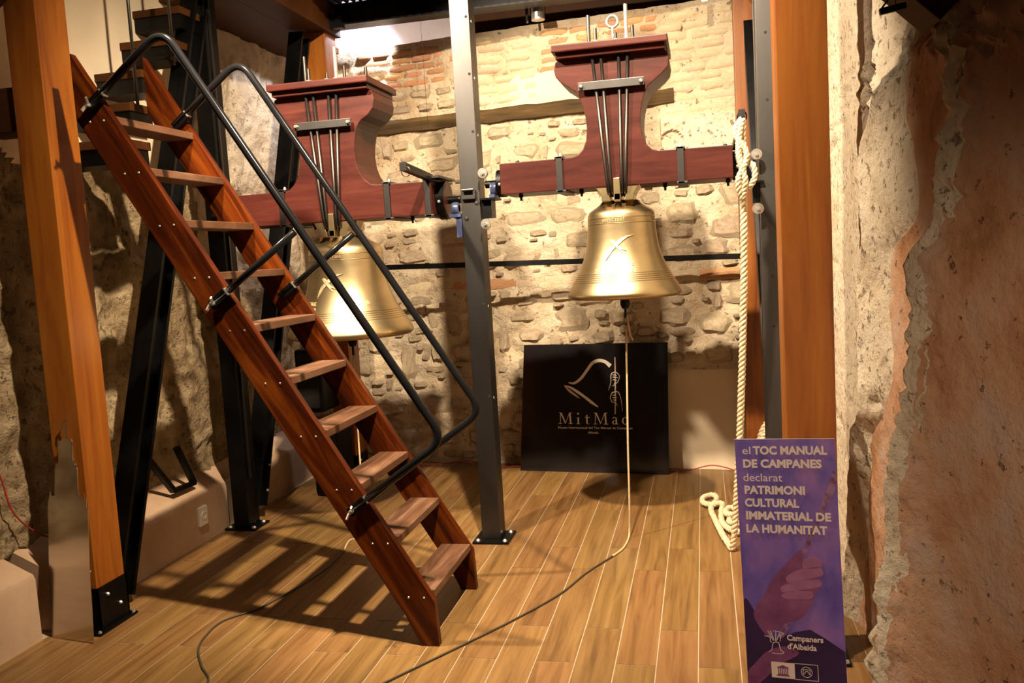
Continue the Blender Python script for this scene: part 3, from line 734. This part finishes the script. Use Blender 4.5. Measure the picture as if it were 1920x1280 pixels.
rb = bell(-.405, 1.313, 1.0, 1.0, dict(half=halfR, bz0=1.862, bz1=2.018, dx=-.004), 'bronze bell on dark red yoke in front of the black logo panel', -1.0, .160, 0, (-.690, -.088), (-.905, -.59, -.17, .135), .068)
halfL = [(.262,2.455),(.278,2.448),(.287,2.405),(.278,2.362),(.245,2.325),(.206,2.303),(.190,2.285),(.180,2.268),(.168,2.230),(.160,2.185),(.157,2.140),(.163,2.080),(.180,2.030),(.203,1.994),(.235,1.968),(.262,1.9625)]
lb = bell(-1.938, 1.168, 1.18, 1.12, dict(half=halfL, bz0=1.786, bz1=1.960, left=True), 'bronze bell on dark red yoke behind the ladder stair', -2.615, -1.372, 0, (-2.215, -1.615, -1.392), (-2.06, -1.50, -1.83), .098)
# rope levers
MB().bar((-1.385, 4.50, 1.978), (-1.375, 4.05, 1.998), .030, .036, (1, 0, 0)).obj('rope_lever', M['black'], lb)
MB().bar((-1.375, 4.05, 1.998), (-1.375, 4.040, 1.9985), .034, .040, (1, 0, 0)).obj('lever_cap', M['steel'], lb)
MB().tube([(-1.368+.022*math.cos(k*math.pi/10), 4.06, 1.975+.024*math.sin(k*math.pi/10)) for k in range(21)], .0022, 6, False).obj('lever_ring', M['steel'], lb)
MB().box(-1.40, -1.32, 4.44, 4.75, 1.972, 1.984).obj('lever_plate', M['grey'], lb)
MB().bar((.178, 4.60, 2.02), (.192, 4.10, 2.115), .028, .034, (1, 0, 0)).obj('rope_lever', M['black'], rb)
MB().tube([(.192+.02*math.cos(k*math.pi/10), 4.11, 2.10+.026*math.sin(k*math.pi/10)) for k in range(21)], .0035, 6, False).obj('lever_ring', M['black'], rb)

# ================================================================== ROPES AND CORDS
def laid_rope(path, r, pitch, name, mat, par=None, strands=3, n=6):
    # three strands twisted round the path
    P = [Vector(p) for p in path]; L = [0]
    for a, b in zip(P, P[1:]): L.append(L[-1]+(b-a).length)
    mb = MB(); frames = []; prev = None
    for i, p in enumerate(P):
        d = (P[min(i+1, len(P)-1)]-P[max(i-1, 0)]).normalized()
        if prev is None:
            t = Vector((0, 1, 0)) if abs(d.y) < .8 else Vector((1, 0, 0)); u = d.cross(t).normalized()
        else: u = (prev-d*prev.dot(d)).normalized()
        prev = u; frames.append((u, d.cross(u)))
    for s in range(strands):
        q = []
        for p, l, (u, w) in zip(P, L, frames):
            a = 2*math.pi*(l/pitch+s/strands); q.append(p+(u*math.cos(a)+w*math.sin(a))*r*.52)
        mb.tube(q, r*.56, n)
    return mb.obj(name, mat, par, smooth=True)
def dense(pts, step):
    out = [Vector(pts[0])]
    for a, b in zip(pts, pts[1:]):
        a = Vector(a); b = Vector(b); n = max(1, int((b-a).length/step))
        out += [a.lerp(b, k/n) for k in range(1, n+1)]
    return out
tr = thing('bell_rope', (.12, 4.3, 0), 'thick hemp bell rope hanging on the right and coiled on the floor', 'rope')
hang = spline([(.192, 4.11, 2.085), (.190, 4.13, 1.9), (.183, 4.2, 1.4), (.150, 4.32, .7), (.118, 4.40, .25), (.096, 4.428, .03), (.080, 4.47, .022)], 10)
laid_rope(dense(hang, .011), .0175, .075, 'hanging_run', M['rope'], tr)
floorp = spline([(.080, 4.47, .022), (.055, 4.60, .022), (.02, 4.85, .022), (-.005, 5.10, .022), (.03, 5.28, .024), (.012, 5.38, .022), (-.045, 5.33, .022), (-.05, 5.22, .022), (.0, 5.15, .03), (.06, 5.17, .03), (.05, 4.98, .03), (.055, 4.80, .03), (.10, 4.68, .03), (.17, 4.66, .03), (.215, 4.76, .03), (.19, 4.90, .03), (.12, 4.92, .034), (.09, 4.80, .04), (.14, 4.72, .055), (.20, 4.80, .055), (.17, 4.95, .055), (.10, 5.02, .05), (.075, 4.90, .055), (.13, 4.83, .07), (.185, 4.92, .06), (.16, 5.08, .04), (.24, 5.0, .05)], 9)
laid_rope(dense(floorp, .011), .0175, .075, 'coil', M['rope'], tr)
loose = spline([(.13, 4.86, .085), (.165, 4.88, .12), (.215, 4.88, .26), (.255, 4.88, .42), (.285, 4.87, .53), (.33, 4.86, .58), (.36, 4.86, .52)], 9)
laid_rope(dense(loose, .011), .0175, .075, 'loose_run', M['rope'], tr)
for (dx, dz) in ((.0, .0), (.012, -.03), (-.006, -.055)):
    laid_rope(dense(spline([(.262+dx, 4.86, .43+dz), (.285+dx, 4.85, .50+dz), (.33, 4.845, .545+dz), (.37, 4.85, .50+dz)], 8), .012), .017, .07, 'hank_turn', M['rope'], tr)
for k in range(2):
    laid_rope(dense(spline([(.192, 4.105, 2.09), (.178-.02*k, 4.09, 2.03), (.172+.035*k, 4.085, 1.93), (.196-.03*k, 4.09, 1.82), (.186, 4.12, 1.74)], 8), .011), .015, .06, 'splice', M['rope'], tr)
laid_rope(dense(spline([(.205, 4.12, 1.90), (.232, 4.10, 1.885), (.238, 4.10, 1.83), (.212, 4.11, 1.79), (.19, 4.13, 1.80)], 8), .011), .0135, .06, 'splice_loop', M['rope'], tr)

c1 = thing('clapper_cord', (-.405, 4.615, 1.24), 'thin pale cord hanging from the right bell and running over the floor', 'cord')
vert = spline([(-.405, 4.612, 1.15), (-.412, 4.612, .9), (-.424, 4.612, .5), (-.43, 4.613, .2), (-.438, 4.63, .05), (-.442, 4.59, .008), (-.458, 4.44, .006), (-.50, 4.32, .006)], 8)
MB().tube(vert, .0052, 8).obj('pale_run', M['cord'], c1, smooth=True)
MB().tube(spline([(-.40, 4.612, 1.20), (-.392, 4.606, 1.15), (-.385, 4.603, 1.10), (-.372, 4.60, 1.07)], 6), .005, 8).obj('knot_tail', M['cord'], c1, smooth=True)
MB().tube([(-.41, 4.612, 1.225), (-.415, 4.612, 1.165), (-.405, 4.612, 1.15), (-.397, 4.612, 1.165), (-.402, 4.612, 1.225)], .0025, 6).obj('wire_hook', M['steel'], c1)
MB().tube(spline([(-.50, 4.32, .006), (-.602, 4.086, .005), (-.69, 3.814, .005), (-.831, 3.539, .005), (-.979, 3.293, .005), (-1.202, 2.937, .005), (-1.42, 2.58, .005), (-1.55, 2.2, .005)], 8), .0042, 8).obj('dark_run', M['cable'], c1, smooth=True)
c2 = thing('clapper_cord', (-1.938, 4.615, 1.05), 'cord from the left bell trailing over the floor under the ladder', 'cord')
MB().tube(spline([(-1.938, 4.612, 1.04), (-1.945, 4.612, .6), (-1.95, 4.612, .12), (-1.97, 4.58, .008), (-2.0, 4.50, .006), (-1.96, 4.327, .006)], 8), .0052, 8).obj('pale_run', M['cord'], c2, smooth=True)
MB().tube(spline([(-1.96, 4.327, .006), (-1.955, 4.009, .005), (-2.034, 3.596, .005), (-2.144, 3.41, .005), (-2.137, 3.246, .005), (-2.093, 3.123, .005), (-1.997, 2.99, .005), (-1.896, 2.869, .005), (-1.90, 2.70, .005), (-1.95, 2.5, .005)], 8), .0046, 8).obj('dark_run', M['cable'], c2, smooth=True)
o = MB().tube(spline([(-2.30, 6.18, .006), (-2.0, 6.22, .02), (-1.75, 6.20, .045), (-1.55, 6.18, .008), (-1.35, 6.17, .012), (-1.0, 6.16, .006), (-.35, 6.03, .006), (-.25, 6.03, .006), (-.13, 6.045, .012), (.0, 6.05, .04), (.10, 6.03, .03), (.20, 5.99, .008), (.3, 5.99, .006)], 8), .004, 6).obj('red_cable', M['redcable'], None, smooth=True)
tag(o, 'thin red cable lying along the foot of the back wall', 'cable')
o = MB().tube(spline([(-3.03, 3.05, 1.0), (-3.0, 3.16, .75), (-2.985, 3.2, .56), (-2.98, 3.33, .42), (-2.96, 3.45, .36)], 8), .004, 6).obj('wall_wire', M['redcable'], None, smooth=True)
tag(o, 'thin loose wire on the stone wall behind the mirror cutout', 'wire')
o = MB().tube([(-1.78, 5.80, 3.18), (-1.775, 5.80, 2.42)], .0012, 5).obj('hanging_thread', M['steel'], None); tag(o, 'thin thread hanging from the black steel beam', 'thread')

# ================================================================== LOGO PANEL
def frame_fn(A, B, lean, roll_=0.0):
    A = Vector(A); e1 = (Vector(B)-A).normalized(); nb = Vector((-e1.y, e1.x, 0))
    e2 = Vector((0, 0, 1))*math.cos(lean)+nb*math.sin(lean); nf = -(e2.cross(e1)).normalized()
    nf = e1.cross(e2).normalized()          # towards the viewer
    if roll_:
        c, s = math.cos(roll_), math.sin(roll_); e1, e2 = e1*c-e2*s, e1*s+e2*c
    return lambda u, v, d: A+e1*u+e2*v+nf*d
def place(me, fn, u, v, d):
    for vt in me.vertices: vt.co = fn(u+vt.co.x, v+vt.co.y, d+vt.co.z)
    return me
def stroke(fn, pts, ws, d, par, mat, name, n=8):
    P = [Vector((a, b, 0)) for a, b in pts]; S = spline(P, n); m = len(S); L = []; Rr = []
    for i, p in enumerate(S):
        t = (S[min(i+1, m-1)]-S[max(i-1, 0)]).normalized(); nn = Vector((-t.y, t.x, 0))
        f = i/(m-1)*(len(ws)-1); k = min(int(f), len(ws)-2); w = ws[k]+(ws[k+1]-ws[k])*(f-k)
        L.append(p+nn*w/2); Rr.append(p-nn*w/2)
    vs = [fn(p.x, p.y, d) for p in L]+[fn(p.x, p.y, d) for p in Rr]
    return MB().add(vs, [(i, i+1, m+i+1, m+i) for i in range(m-1)]).obj(name, mat, par)
pf = frame_fn((-1.34, 6.087, .002), (-.279, 5.952, .002), R(6))
pt = thing('logo_panel', (-.81, 6.02, 0), 'large black glossy panel with white MitMac logo leaning on the wall', 'panel')
MB().prism([(0, 0), (1.07, 0), (1.07, .903), (.04, .906)][:0] or [(0, 0), (1.07, 0), (1.082, .902), (.048, .904)], lambda a, b, d: pf(a, b, d), -.012, 0).obj('board', M['panel'], pt)
D = .0012
stroke(pf, [(.3748,.6326),(.4159,.627),(.466,.66),(.5109,.715),(.55,.7646),(.5937,.784),(.6419,.7764),(.6812,.7445)], [.004,.016,.020,.020,.022,.024,.022,.030], D, pt, M['print'], 'bell_stroke')
stroke(pf, [(.3438,.6104),(.3816,.573),(.4248,.5411),(.4544,.5199)], [.006,.018,.014,.004], D, pt, M['printpink'], 'bell_stroke')
stroke(pf, [(.3466,.6104),(.3877,.5969),(.4364,.5676),(.4901,.5304),(.5381,.4935),(.586,.4594)], [.004,.014,.020,.018,.020,.008], D, pt, M['print'], 'bell_stroke')
stroke(pf, [(.7147,.8067),(.7138,.7024),(.7116,.5668),(.7069,.4102)], [.006,.010,.010,.008], D, pt, M['printpink'], 'printed_rope')
for L_ in ([(.6639,.5774),(.6812,.6296),(.6852,.687),(.7148,.7024),(.7409,.6813),(.7403,.6552),(.7264,.6293),(.7077,.6242),(.702,.6085),(.6886,.606)], [(.6931,.6843),(.7249,.6788)], [(.6928,.6687),(.7325,.6631)], [(.695,.6504),(.7268,.6449)],
           [(.7588,.4313),(.7526,.5042),(.7327,.5615),(.6955,.5616),(.6818,.5459),(.6759,.5198),(.6886,.4937),(.7099,.4937),(.7252,.4677)], [(.6897,.5407),(.7164,.5433)], [(.6894,.525),(.7213,.525)], [(.6916,.5094),(.7208,.5068)]):
    stroke(pf, L_, [.002, .006, .006, .005, .002], D+.0003, pt, M['print'], 'hand_line')
# serif lettering drawn stroke by stroke
def poly_letter(parts, u, v, s, name):
    mb = MB()
    for p in parts: mb.add([pf(u+a*s, v+b*s, D+.0004) for a, b in p], [tuple(range(len(p)))])
    mb.obj(name, M['print'], pt)
def rect(x0, y0, x1, y1): return [(x0, y0), (x1, y0), (x1, y1), (x0, y1)]
def arc(cx, cy, rx, ry, a0, a1, w, n=14):
    out = []
    for i in range(n):
        p, q = R(a0+(a1-a0)*i/n), R(a0+(a1-a0)*(i+1)/n)
        wp, wq = w*(.45+.55*abs(math.cos(p))), w*(.45+.55*abs(math.cos(q)))
        out.append([(cx+rx*math.cos(p), cy+ry*math.sin(p)), (cx+rx*math.cos(q), cy+ry*math.sin(q)), (cx+(rx-wq)*math.cos(q), cy+(ry-wq*.6)*math.sin(q)), (cx+(rx-wp)*math.cos(p), cy+(ry-wp*.6)*math.sin(p))])
    return out
Mp = [[(.16,.03),(.21,.03),(.26,.97),(.20,.97)], [(.20,.97),(.34,.97),(.70,.08),(.62,.04)], [(.64,.04),(.69,.10),(1.06,.97),(1.0,.97)], [(1.0,.97),(1.14,.97),(1.19,.03),(1.05,.03)], rect(.02,0,.36,.035), rect(.92,0,1.33,.035), rect(.08,.955,.30,.99), rect(1.04,.955,1.27,.99)]
ip = [rect(.14,.02,.27,.56), [(.02,.52),(.27,.60),(.27,.54),(.14,.50)], rect(.02,0,.40,.035)]+arc(.20,.90,.085,.085,0,360,.085)
tp = [rect(.14,.10,.26,.78), rect(.02,.55,.46,.61), [(.02,.58),(.14,.66),(.26,.82),(.26,.74)]]+arc(.33,.15,.19,.15,180,300,.11)
ap = arc(.26,.42,.22,.21,10,150,.12)+[rect(.36,.06,.48,.44), [(.36,.02),(.60,.02),(.58,.06),(.46,.08)]]+arc(.25,.17,.20,.17,60,330,.13)
cp_ = arc(.30,.31,.28,.31,45,318,.13)
hh = .082
for parts, u in ((Mp, .2928), (ip, .424), (tp, .487), (Mp, .548), (ap, .680), (cp_, .752)): poly_letter(parts, u, .338, hh, 'letter')
def ptext(txt, size, u, v, width, fn, d, par, mat, bold, name, sp=1.0):
    me = text_mesh(txt, size, bold, sp, 'LEFT', .0001); xs = [q.co.x for q in me.vertices]; k = width/(max(xs)-min(xs)); x0 = min(xs)
    for q in me.vertices: q.co.x = (q.co.x-x0)*k
    return link(name, place(me, fn, u, v, d), mat, par)
ptext('Museu Internacional del Toc Manual de Campanes', .0215, .292, .3065, .535, pf, D, pt, M['print'], .0001, 'lettering')
ptext('Albaida', .022, .509, .2725, .075, pf, D, pt, M['print'], .0001, 'lettering')

# ================================================================== PURPLE BANNER
bf = frame_fn((.10, 2.65, .0), (.40, 2.60, .0), R(3), R(-1.64))
bf0 = bf; bf = lambda u, v, d: bf0(u-.0071, v, d)
bt = thing('banner_board', (.24, 2.63, 0), 'purple printed banner board standing before the right wall', 'banner')
MB().prism([(0, .008), (.286, .008), (.286, .957), (0, .957)], lambda a, b, d: bf(a, b, d), -.006, -.0002).obj('board', M['board'], bt)
MB().add([bf(0, .008, 0), bf(.286, .008, 0), bf(.286, .957, 0), bf(0, .957, 0)], [(0,1,2,3)]).obj('printed_face', M['bfront'], bt)
def decal(pts, d, mat, name, smooth_=True):
    pts = [(min(max(a, .0005), .2855), max(b, .01)) for a, b in pts]
    me = bpy.data.meshes.new(name); bm = bmesh.new()
    if smooth_:
        P = [Vector((a, b, 0)) for a, b in pts]; P2 = []
        n = len(P)
        for i in range(n):
            p0, p1, p2, p3 = P[i-1], P[i], P[(i+1) % n], P[(i+2) % n]
            for k in range(4):
                t = k/4; P2.append(.5*((2*p1)+(p2-p0)*t+(2*p0-5*p1+4*p2-p3)*t*t+(3*p1-p0-3*p2+p3)*t**3))
        pts = [(min(max(p.x, .0005), .2855), max(p.y, .01)) for p in P2]
    f = bm.faces.new([bm.verts.new(bf(a, b, d)) for a, b in pts]); bmesh.ops.triangulate(bm, faces=[f]); bm.to_mesh(me); bm.free()
    return link(name, me, mat, bt)
decal([(0,.34),(.05,.345),(.10,.355),(.15,.375),(.19,.385),(.23,.362),(.286,.325),(.286,.01),(0,.01)], .0003, M['bdark'], 'printed_shadow', False)
decal([(.2828,.869),(.2833,.816),(.2406,.73),(.1916,.6177),(.1749,.6129),(.2241,.7226),(.2615,.8264)], .0005, M['brope'], 'printed_rope')
decal([(.1505,.4739),(.1451,.4244),(.1142,.359),(.0969,.3627),(.1252,.434),(.1306,.4683)], .0006, M['brope'], 'printed_rope')
decal([(0,.4613),(.0324,.4283),(.062,.3641),(.0739,.3162),(.0273,.272),(0,.2552)], .0004, M['bdark'], 'printed_sleeve')
decal([(0,.2364),(.0273,.272),(.0623,.3083),(.1144,.3281),(.1545,.3094),(.0974,.2701),(.0394,.2113),(.0,.19)], .0005, M['bhand'], 'printed_arm')
decal([(.0294,.4279),(.0613,.4814),(.0901,.5338),(.1241,.5742),(.1691,.6215),(.1793,.6164),(.1791,.5742),(.2033,.5528),(.2257,.5313),(.1984,.4677),(.1763,.4284),(.1538,.4102),(.1139,.3958),(.0679,.3586),(.0385,.3919)], .0007, M['bhand'], 'printed_hand')
for q in ([(.1807,.5925),(.2084,.6075),(.2307,.5978),(.2336,.5832),(.2199,.5727),(.1808,.5696)], [(.1301,.5415),(.164,.5635),(.2198,.5757),(.2338,.5652),(.2311,.5499),(.1811,.5351),(.1359,.5238)],
          [(.1132,.5091),(.1416,.5245),(.209,.5383),(.2285,.5316),(.2231,.5159),(.1701,.5036),(.119,.4932)], [(.1133,.4864),(.1418,.4984),(.1926,.502),(.2038,.4925),(.1983,.4798),(.1533,.4742),(.122,.4752)]):
    decal(q, .0009, M['bfinger'], 'printed_finger')
bx_ = lambda txt, u, v, w, bold, size=.0335: ptext(txt, size, u, v, w, bf, .0012, bt, M['btext'], bold, 'lettering')
bx_('el', .0213, .912, .024, .0001, .033); bx_('TOC MANUAL', .0525, .912, .211, .0014)
bx_('DE CAMPANES', .0216, .872, .225, .0014); bx_('declarat', .0204, .830, .113, .0001, .034)
bx_('PATRIMONI', .0217, .792, .174, .0014); bx_('CULTURAL', .0207, .753, .157, .0014)
bx_('IMMATERIAL DE', .0221, .714, .243, .0014); bx_('LA HUMANITAT', .021, .674, .232, .0014)
bx_('Campaners', .1222, .348, .1034, .0006, .024); bx_("d'Albaida", .1224, .322, .083, .0006, .024)
for L_ in ([(.0667,.3734),(.0829,.3425)], [(.074,.3744),(.0847,.3442)], [(.0821,.3732),(.0943,.3733),(.1124,.3673),(.1023,.3613),(.1031,.3544),(.101,.3419)], [(.0907,.3759),(.0887,.3417)], [(.1015,.3681),(.0902,.3419)],
           [(.0573,.3589),(.061,.3556),(.0697,.356),(.0735,.3519),(.0735,.3411),(.0772,.3377)], [(.0671,.3077),(.0758,.3151),(.0801,.3328),(.083,.3378),(.0945,.3394),(.0982,.3338),(.1019,.3174),(.1105,.3086),(.0948,.3037),(.0759,.3055)]):
    stroke(bf, L_, [.0014, .0022, .0022, .0016], .0012, bt, M['btext'], 'bell_emblem')
decal([(.072,.230),(.1398,.230),(.1398,.2785),(.072,.2785)], .0011, M['btext'], 'emblem_box', False)
for r_ in ((.087,.236,.124,.240), (.090,.240,.121,.243), (.089,.260,.1225,.2625)): decal([(r_[0],r_[1]),(r_[2],r_[1]),(r_[2],r_[3]),(r_[0],r_[3])], .0013, M['bhand'], 'temple_emblem', False)
decal([(.088,.2625),(.1235,.2625),(.1058,.2705)], .0013, M['bhand'], 'temple_emblem', False)
for k in range(6): decal([(.0915+.0052*k,.243),(.0945+.0052*k,.243),(.0945+.0052*k,.260),(.0915+.0052*k,.260)], .0013, M['bhand'], 'temple_emblem', False)
for L_ in ([(.1398,.2785),(.206,.2785)], [(.206,.2785),(.206,.230)], [(.206,.230),(.1398,.230)], [(.1735+.0155*math.cos(k*math.pi/8), .2545+.0155*math.sin(k*math.pi/8)) for k in range(17)], [(.164,.262),(.183,.262)], [(.183,.262),(.183,.247)], [(.164,.262),(.164,.247),(.174,.258),(.183,.246)]):
    stroke(bf, L_, [.0016, .0016], .0012, bt, M['btext'], 'heritage_emblem', 4)

# ================================================================== MIRROR TOWER CUTOUT
mf = frame_fn((-2.849, 3.187, 0), (-2.604, 3.144, 0), math.atan(.075))
mt = thing('tower_cutout', (-2.73, 3.165, 0), 'polished steel church tower cutout leaning on the orange post', 'cutout')
out = [(.0018,.0012),(-.0007,.2784),(.006,.30),(.002,.302),(.0114,.5471),(.015,.60),(.0247,.6261),(.0558,.629),(.0655,.7505),(.0886,.7792),(.0882,.8515),(.084,.853),(.1045,.87),(.121,.8819),(.1326,.8868),(.146,.8803),(.1609,.8691),(.179,.8535),(.1746,.8510),(.1723,.7787),(.1961,.7509),(.1944,.6497),(.2001,.6264),(.2406,.6284),(.2386,.5841),(.251,.5800),(.2465,.576),(.2452,.4392),(.249,.437),(.245,.434),(.2441,.3174),(.249,.312),(.2445,.306),(.247,.0044)]
MB().prism(out, lambda a, b, d: mf(a, b, d), -.003, 0).obj('silhouette_sheet', M['mirror'], mt)
f = MB(); 
f.prism([(.1305,.882),(.1395,.882),(.1372,.972),(.1342,.972)], mf, -.003, 0)
f.prism([(.121,.949),(.151,.951),(.151,.957),(.121,.955)], mf, -.003, 0).prism([(.112,.918),(.163,.922),(.163,.928),(.112,.923)], mf, -.003, 0).prism([(.110,.918),(.118,.918),(.118,.950),(.110,.945)], mf, -.003, 0)
f.obj('weathercock', M['mirror'], mt)
for (a, b) in ((.092,.853), (.170,.856), (.072,.752), (.187,.756), (.178,.775), (.030,.629), (.229,.63), (.196,.64)):
    MB().prism([(a-.004, b-.002), (a+.004, b-.002), (a+.003, b+.012), (a, b+.022), (a-.003, b+.012)], mf, -.003, 0).obj('finial', M['mirror'], mt)

# ================================================================== SMALL THINGS
so = thing('wall_socket', (-2.877, 4.45, .165), 'white square electric socket on the left plinth', 'socket')
MB().box(-2.880, -2.862, 4.405, 4.490, .105, .215).obj('face_plate', M['white'], so, bevel=.003)
b = MB(); b.lathe([(.026, 0), (.024, .004), (.020, .0045), (.020, .001), (.0005, .001)], (-2.862, 4.449, .162), 24, 0, 'X'); b.obj('socket_ring', M['white'], so)
ub = thing('u_bracket', (-2.94, 4.33, .36), 'black steel U bracket resting on the left plinth against stone', 'bracket')
MB().bar((-2.965, 4.13, .575), (-2.93, 4.285, .352), .03, .028, (1, 0, 0)).bar((-2.93, 4.275, .354), (-2.93, 4.49, .344), .03, .022, (1, 0, 0)).bar((-2.93, 4.485, .340), (-2.965, 4.40, .575), .03, .028, (1, 0, 0)).obj('bent_bar', M['black'], ub)
sp = thing('loudspeaker', (-2.62, 5.45, .57), 'black loudspeaker hung on the back post behind the ladder treads', 'speaker')
MB().box(-2.72, -2.535, 5.45, 5.735, .565, 1.0).obj('cabinet', M['black'], sp, bevel=.02)
MB().box(-2.70, -2.555, 5.44, 5.452, .60, .97).obj('grille', M['hole'], sp, bevel=.004)
su = thing('subwoofer', (-2.50, 5.50, 0), 'low rounded black speaker on the floor behind the ladder', 'speaker')
MB().box(-2.62, -2.44, 5.40, 5.70, 0.0, .46).obj('cabinet', M['black'], su, bevel=.035)
MB().cyl((-2.53, 5.40, .22), .07, -.006, .002, 28, 'Y').obj('driver', M['hole'], su)
# hanging rod stair above the ladder
st = thing('open_stair', (-2.9, 4.2, 2.2), 'open wooden stair treads on black brackets with hanging rods, top left', 'stair')
for (y, z, xe) in ((3.72, 2.20, -2.62), (3.90, 2.40, -2.70), (4.10, 2.60, -2.755), (4.34, 2.81, -2.73), (4.48, 3.01, -2.74)):
    q = MB().box(-3.04, xe, y, y+.20, z-.04, z).obj('tread', M['timber_dark'], st, bevel=.003)
    MB().box(-3.04, xe-.01, y+.012, y+.19, z-.115, z-.0405).obj('tread_bracket', M['black'], q)
for (x, y, z0) in ((-2.765, 4.06, 2.33), (-2.69, 4.30, 2.65)):
    MB().tube([(x, y, z0), (x+.002, y, 3.6)], .0085, 10).obj('hanging_rod', M['steel'], st, smooth=True)
    MB().box(x-.12, x+.03, y-.012, y+.012, z0+.05, z0+.066).obj('rod_bracket', M['black'], st)
# lamp by the brick courses
la = thing('spot_lamp', (-1.03, 6.06, 3.14), 'silver cylinder spot lamp hanging before the top brick courses', 'lamp')
MB().cyl((-1.03, 6.06, 3.14), .046, -.02, .075, 28).obj('lamp_body', M['zinc'], la, auto=.6)
MB().cyl((-1.03, 6.06, 3.14), .050, .075, .25, 28).obj('lamp_housing', M['black'], la, auto=.6)
MB().tube([(-1.105, 6.06, 3.11), (-1.105, 6.06, 3.39)], .009, 8).obj('lamp_stem', M['steel'], la)
MB().box(-1.13, -.97, 5.97, 6.09, 3.39, 3.405).obj('lamp_mount', M['black'], la)
o = MB().box(.05, .085, 5.80, 5.82, 3.05, 3.18).obj('hanger_strap', M['zinc'], None); tag(o, 'small pale metal hanger strap at the top beside the right post', 'strap')
hb = thing('lamp_bracket', (.42, 2.05, 2.02), 'small black bar bracket hanging in the top right corner', 'bracket')
MB().bar((.384, 2.05, 2.016), (.437, 2.05, 2.024), .014, .013, (0, 1, 0)).obj('bar', M['black'], hb, bevel=.002)
MB().tube([(.388, 2.05, 2.022), (.406, 2.05, 2.045), (.42, 2.05, 2.11)], .0022, 6).obj('wire', M['black'], hb)
MB().tube([(.416, 2.05, 2.022), (.416, 2.05, 2.11)], .0014, 6).obj('wire', M['black'], hb)
# fixtures of the lamps themselves
for (nm, p, tg, lab) in (('ceiling_spot', (-.40, 2.33, 4.16), (-1.25, 5.0, .9), 'black ceiling spotlight above the middle of the room'), ('ceiling_spot', (-2.06, 2.95, 3.46), (-.30, 5.0, 1.1), 'black ceiling spotlight above the ladder')):
    d = (Vector(tg)-Vector(p)).normalized(); q = thing(nm, p, lab, 'lamp', 'ceiling spotlights')
    P0 = Vector(p)-d*.16
    MB().tube([P0, Vector(p)-d*.02], .05, 16).obj('housing', M['black'], q)
    MB().tube([P0, (P0.x, P0.y, 4.4)], .01, 8).obj('stem', M['black'], q)
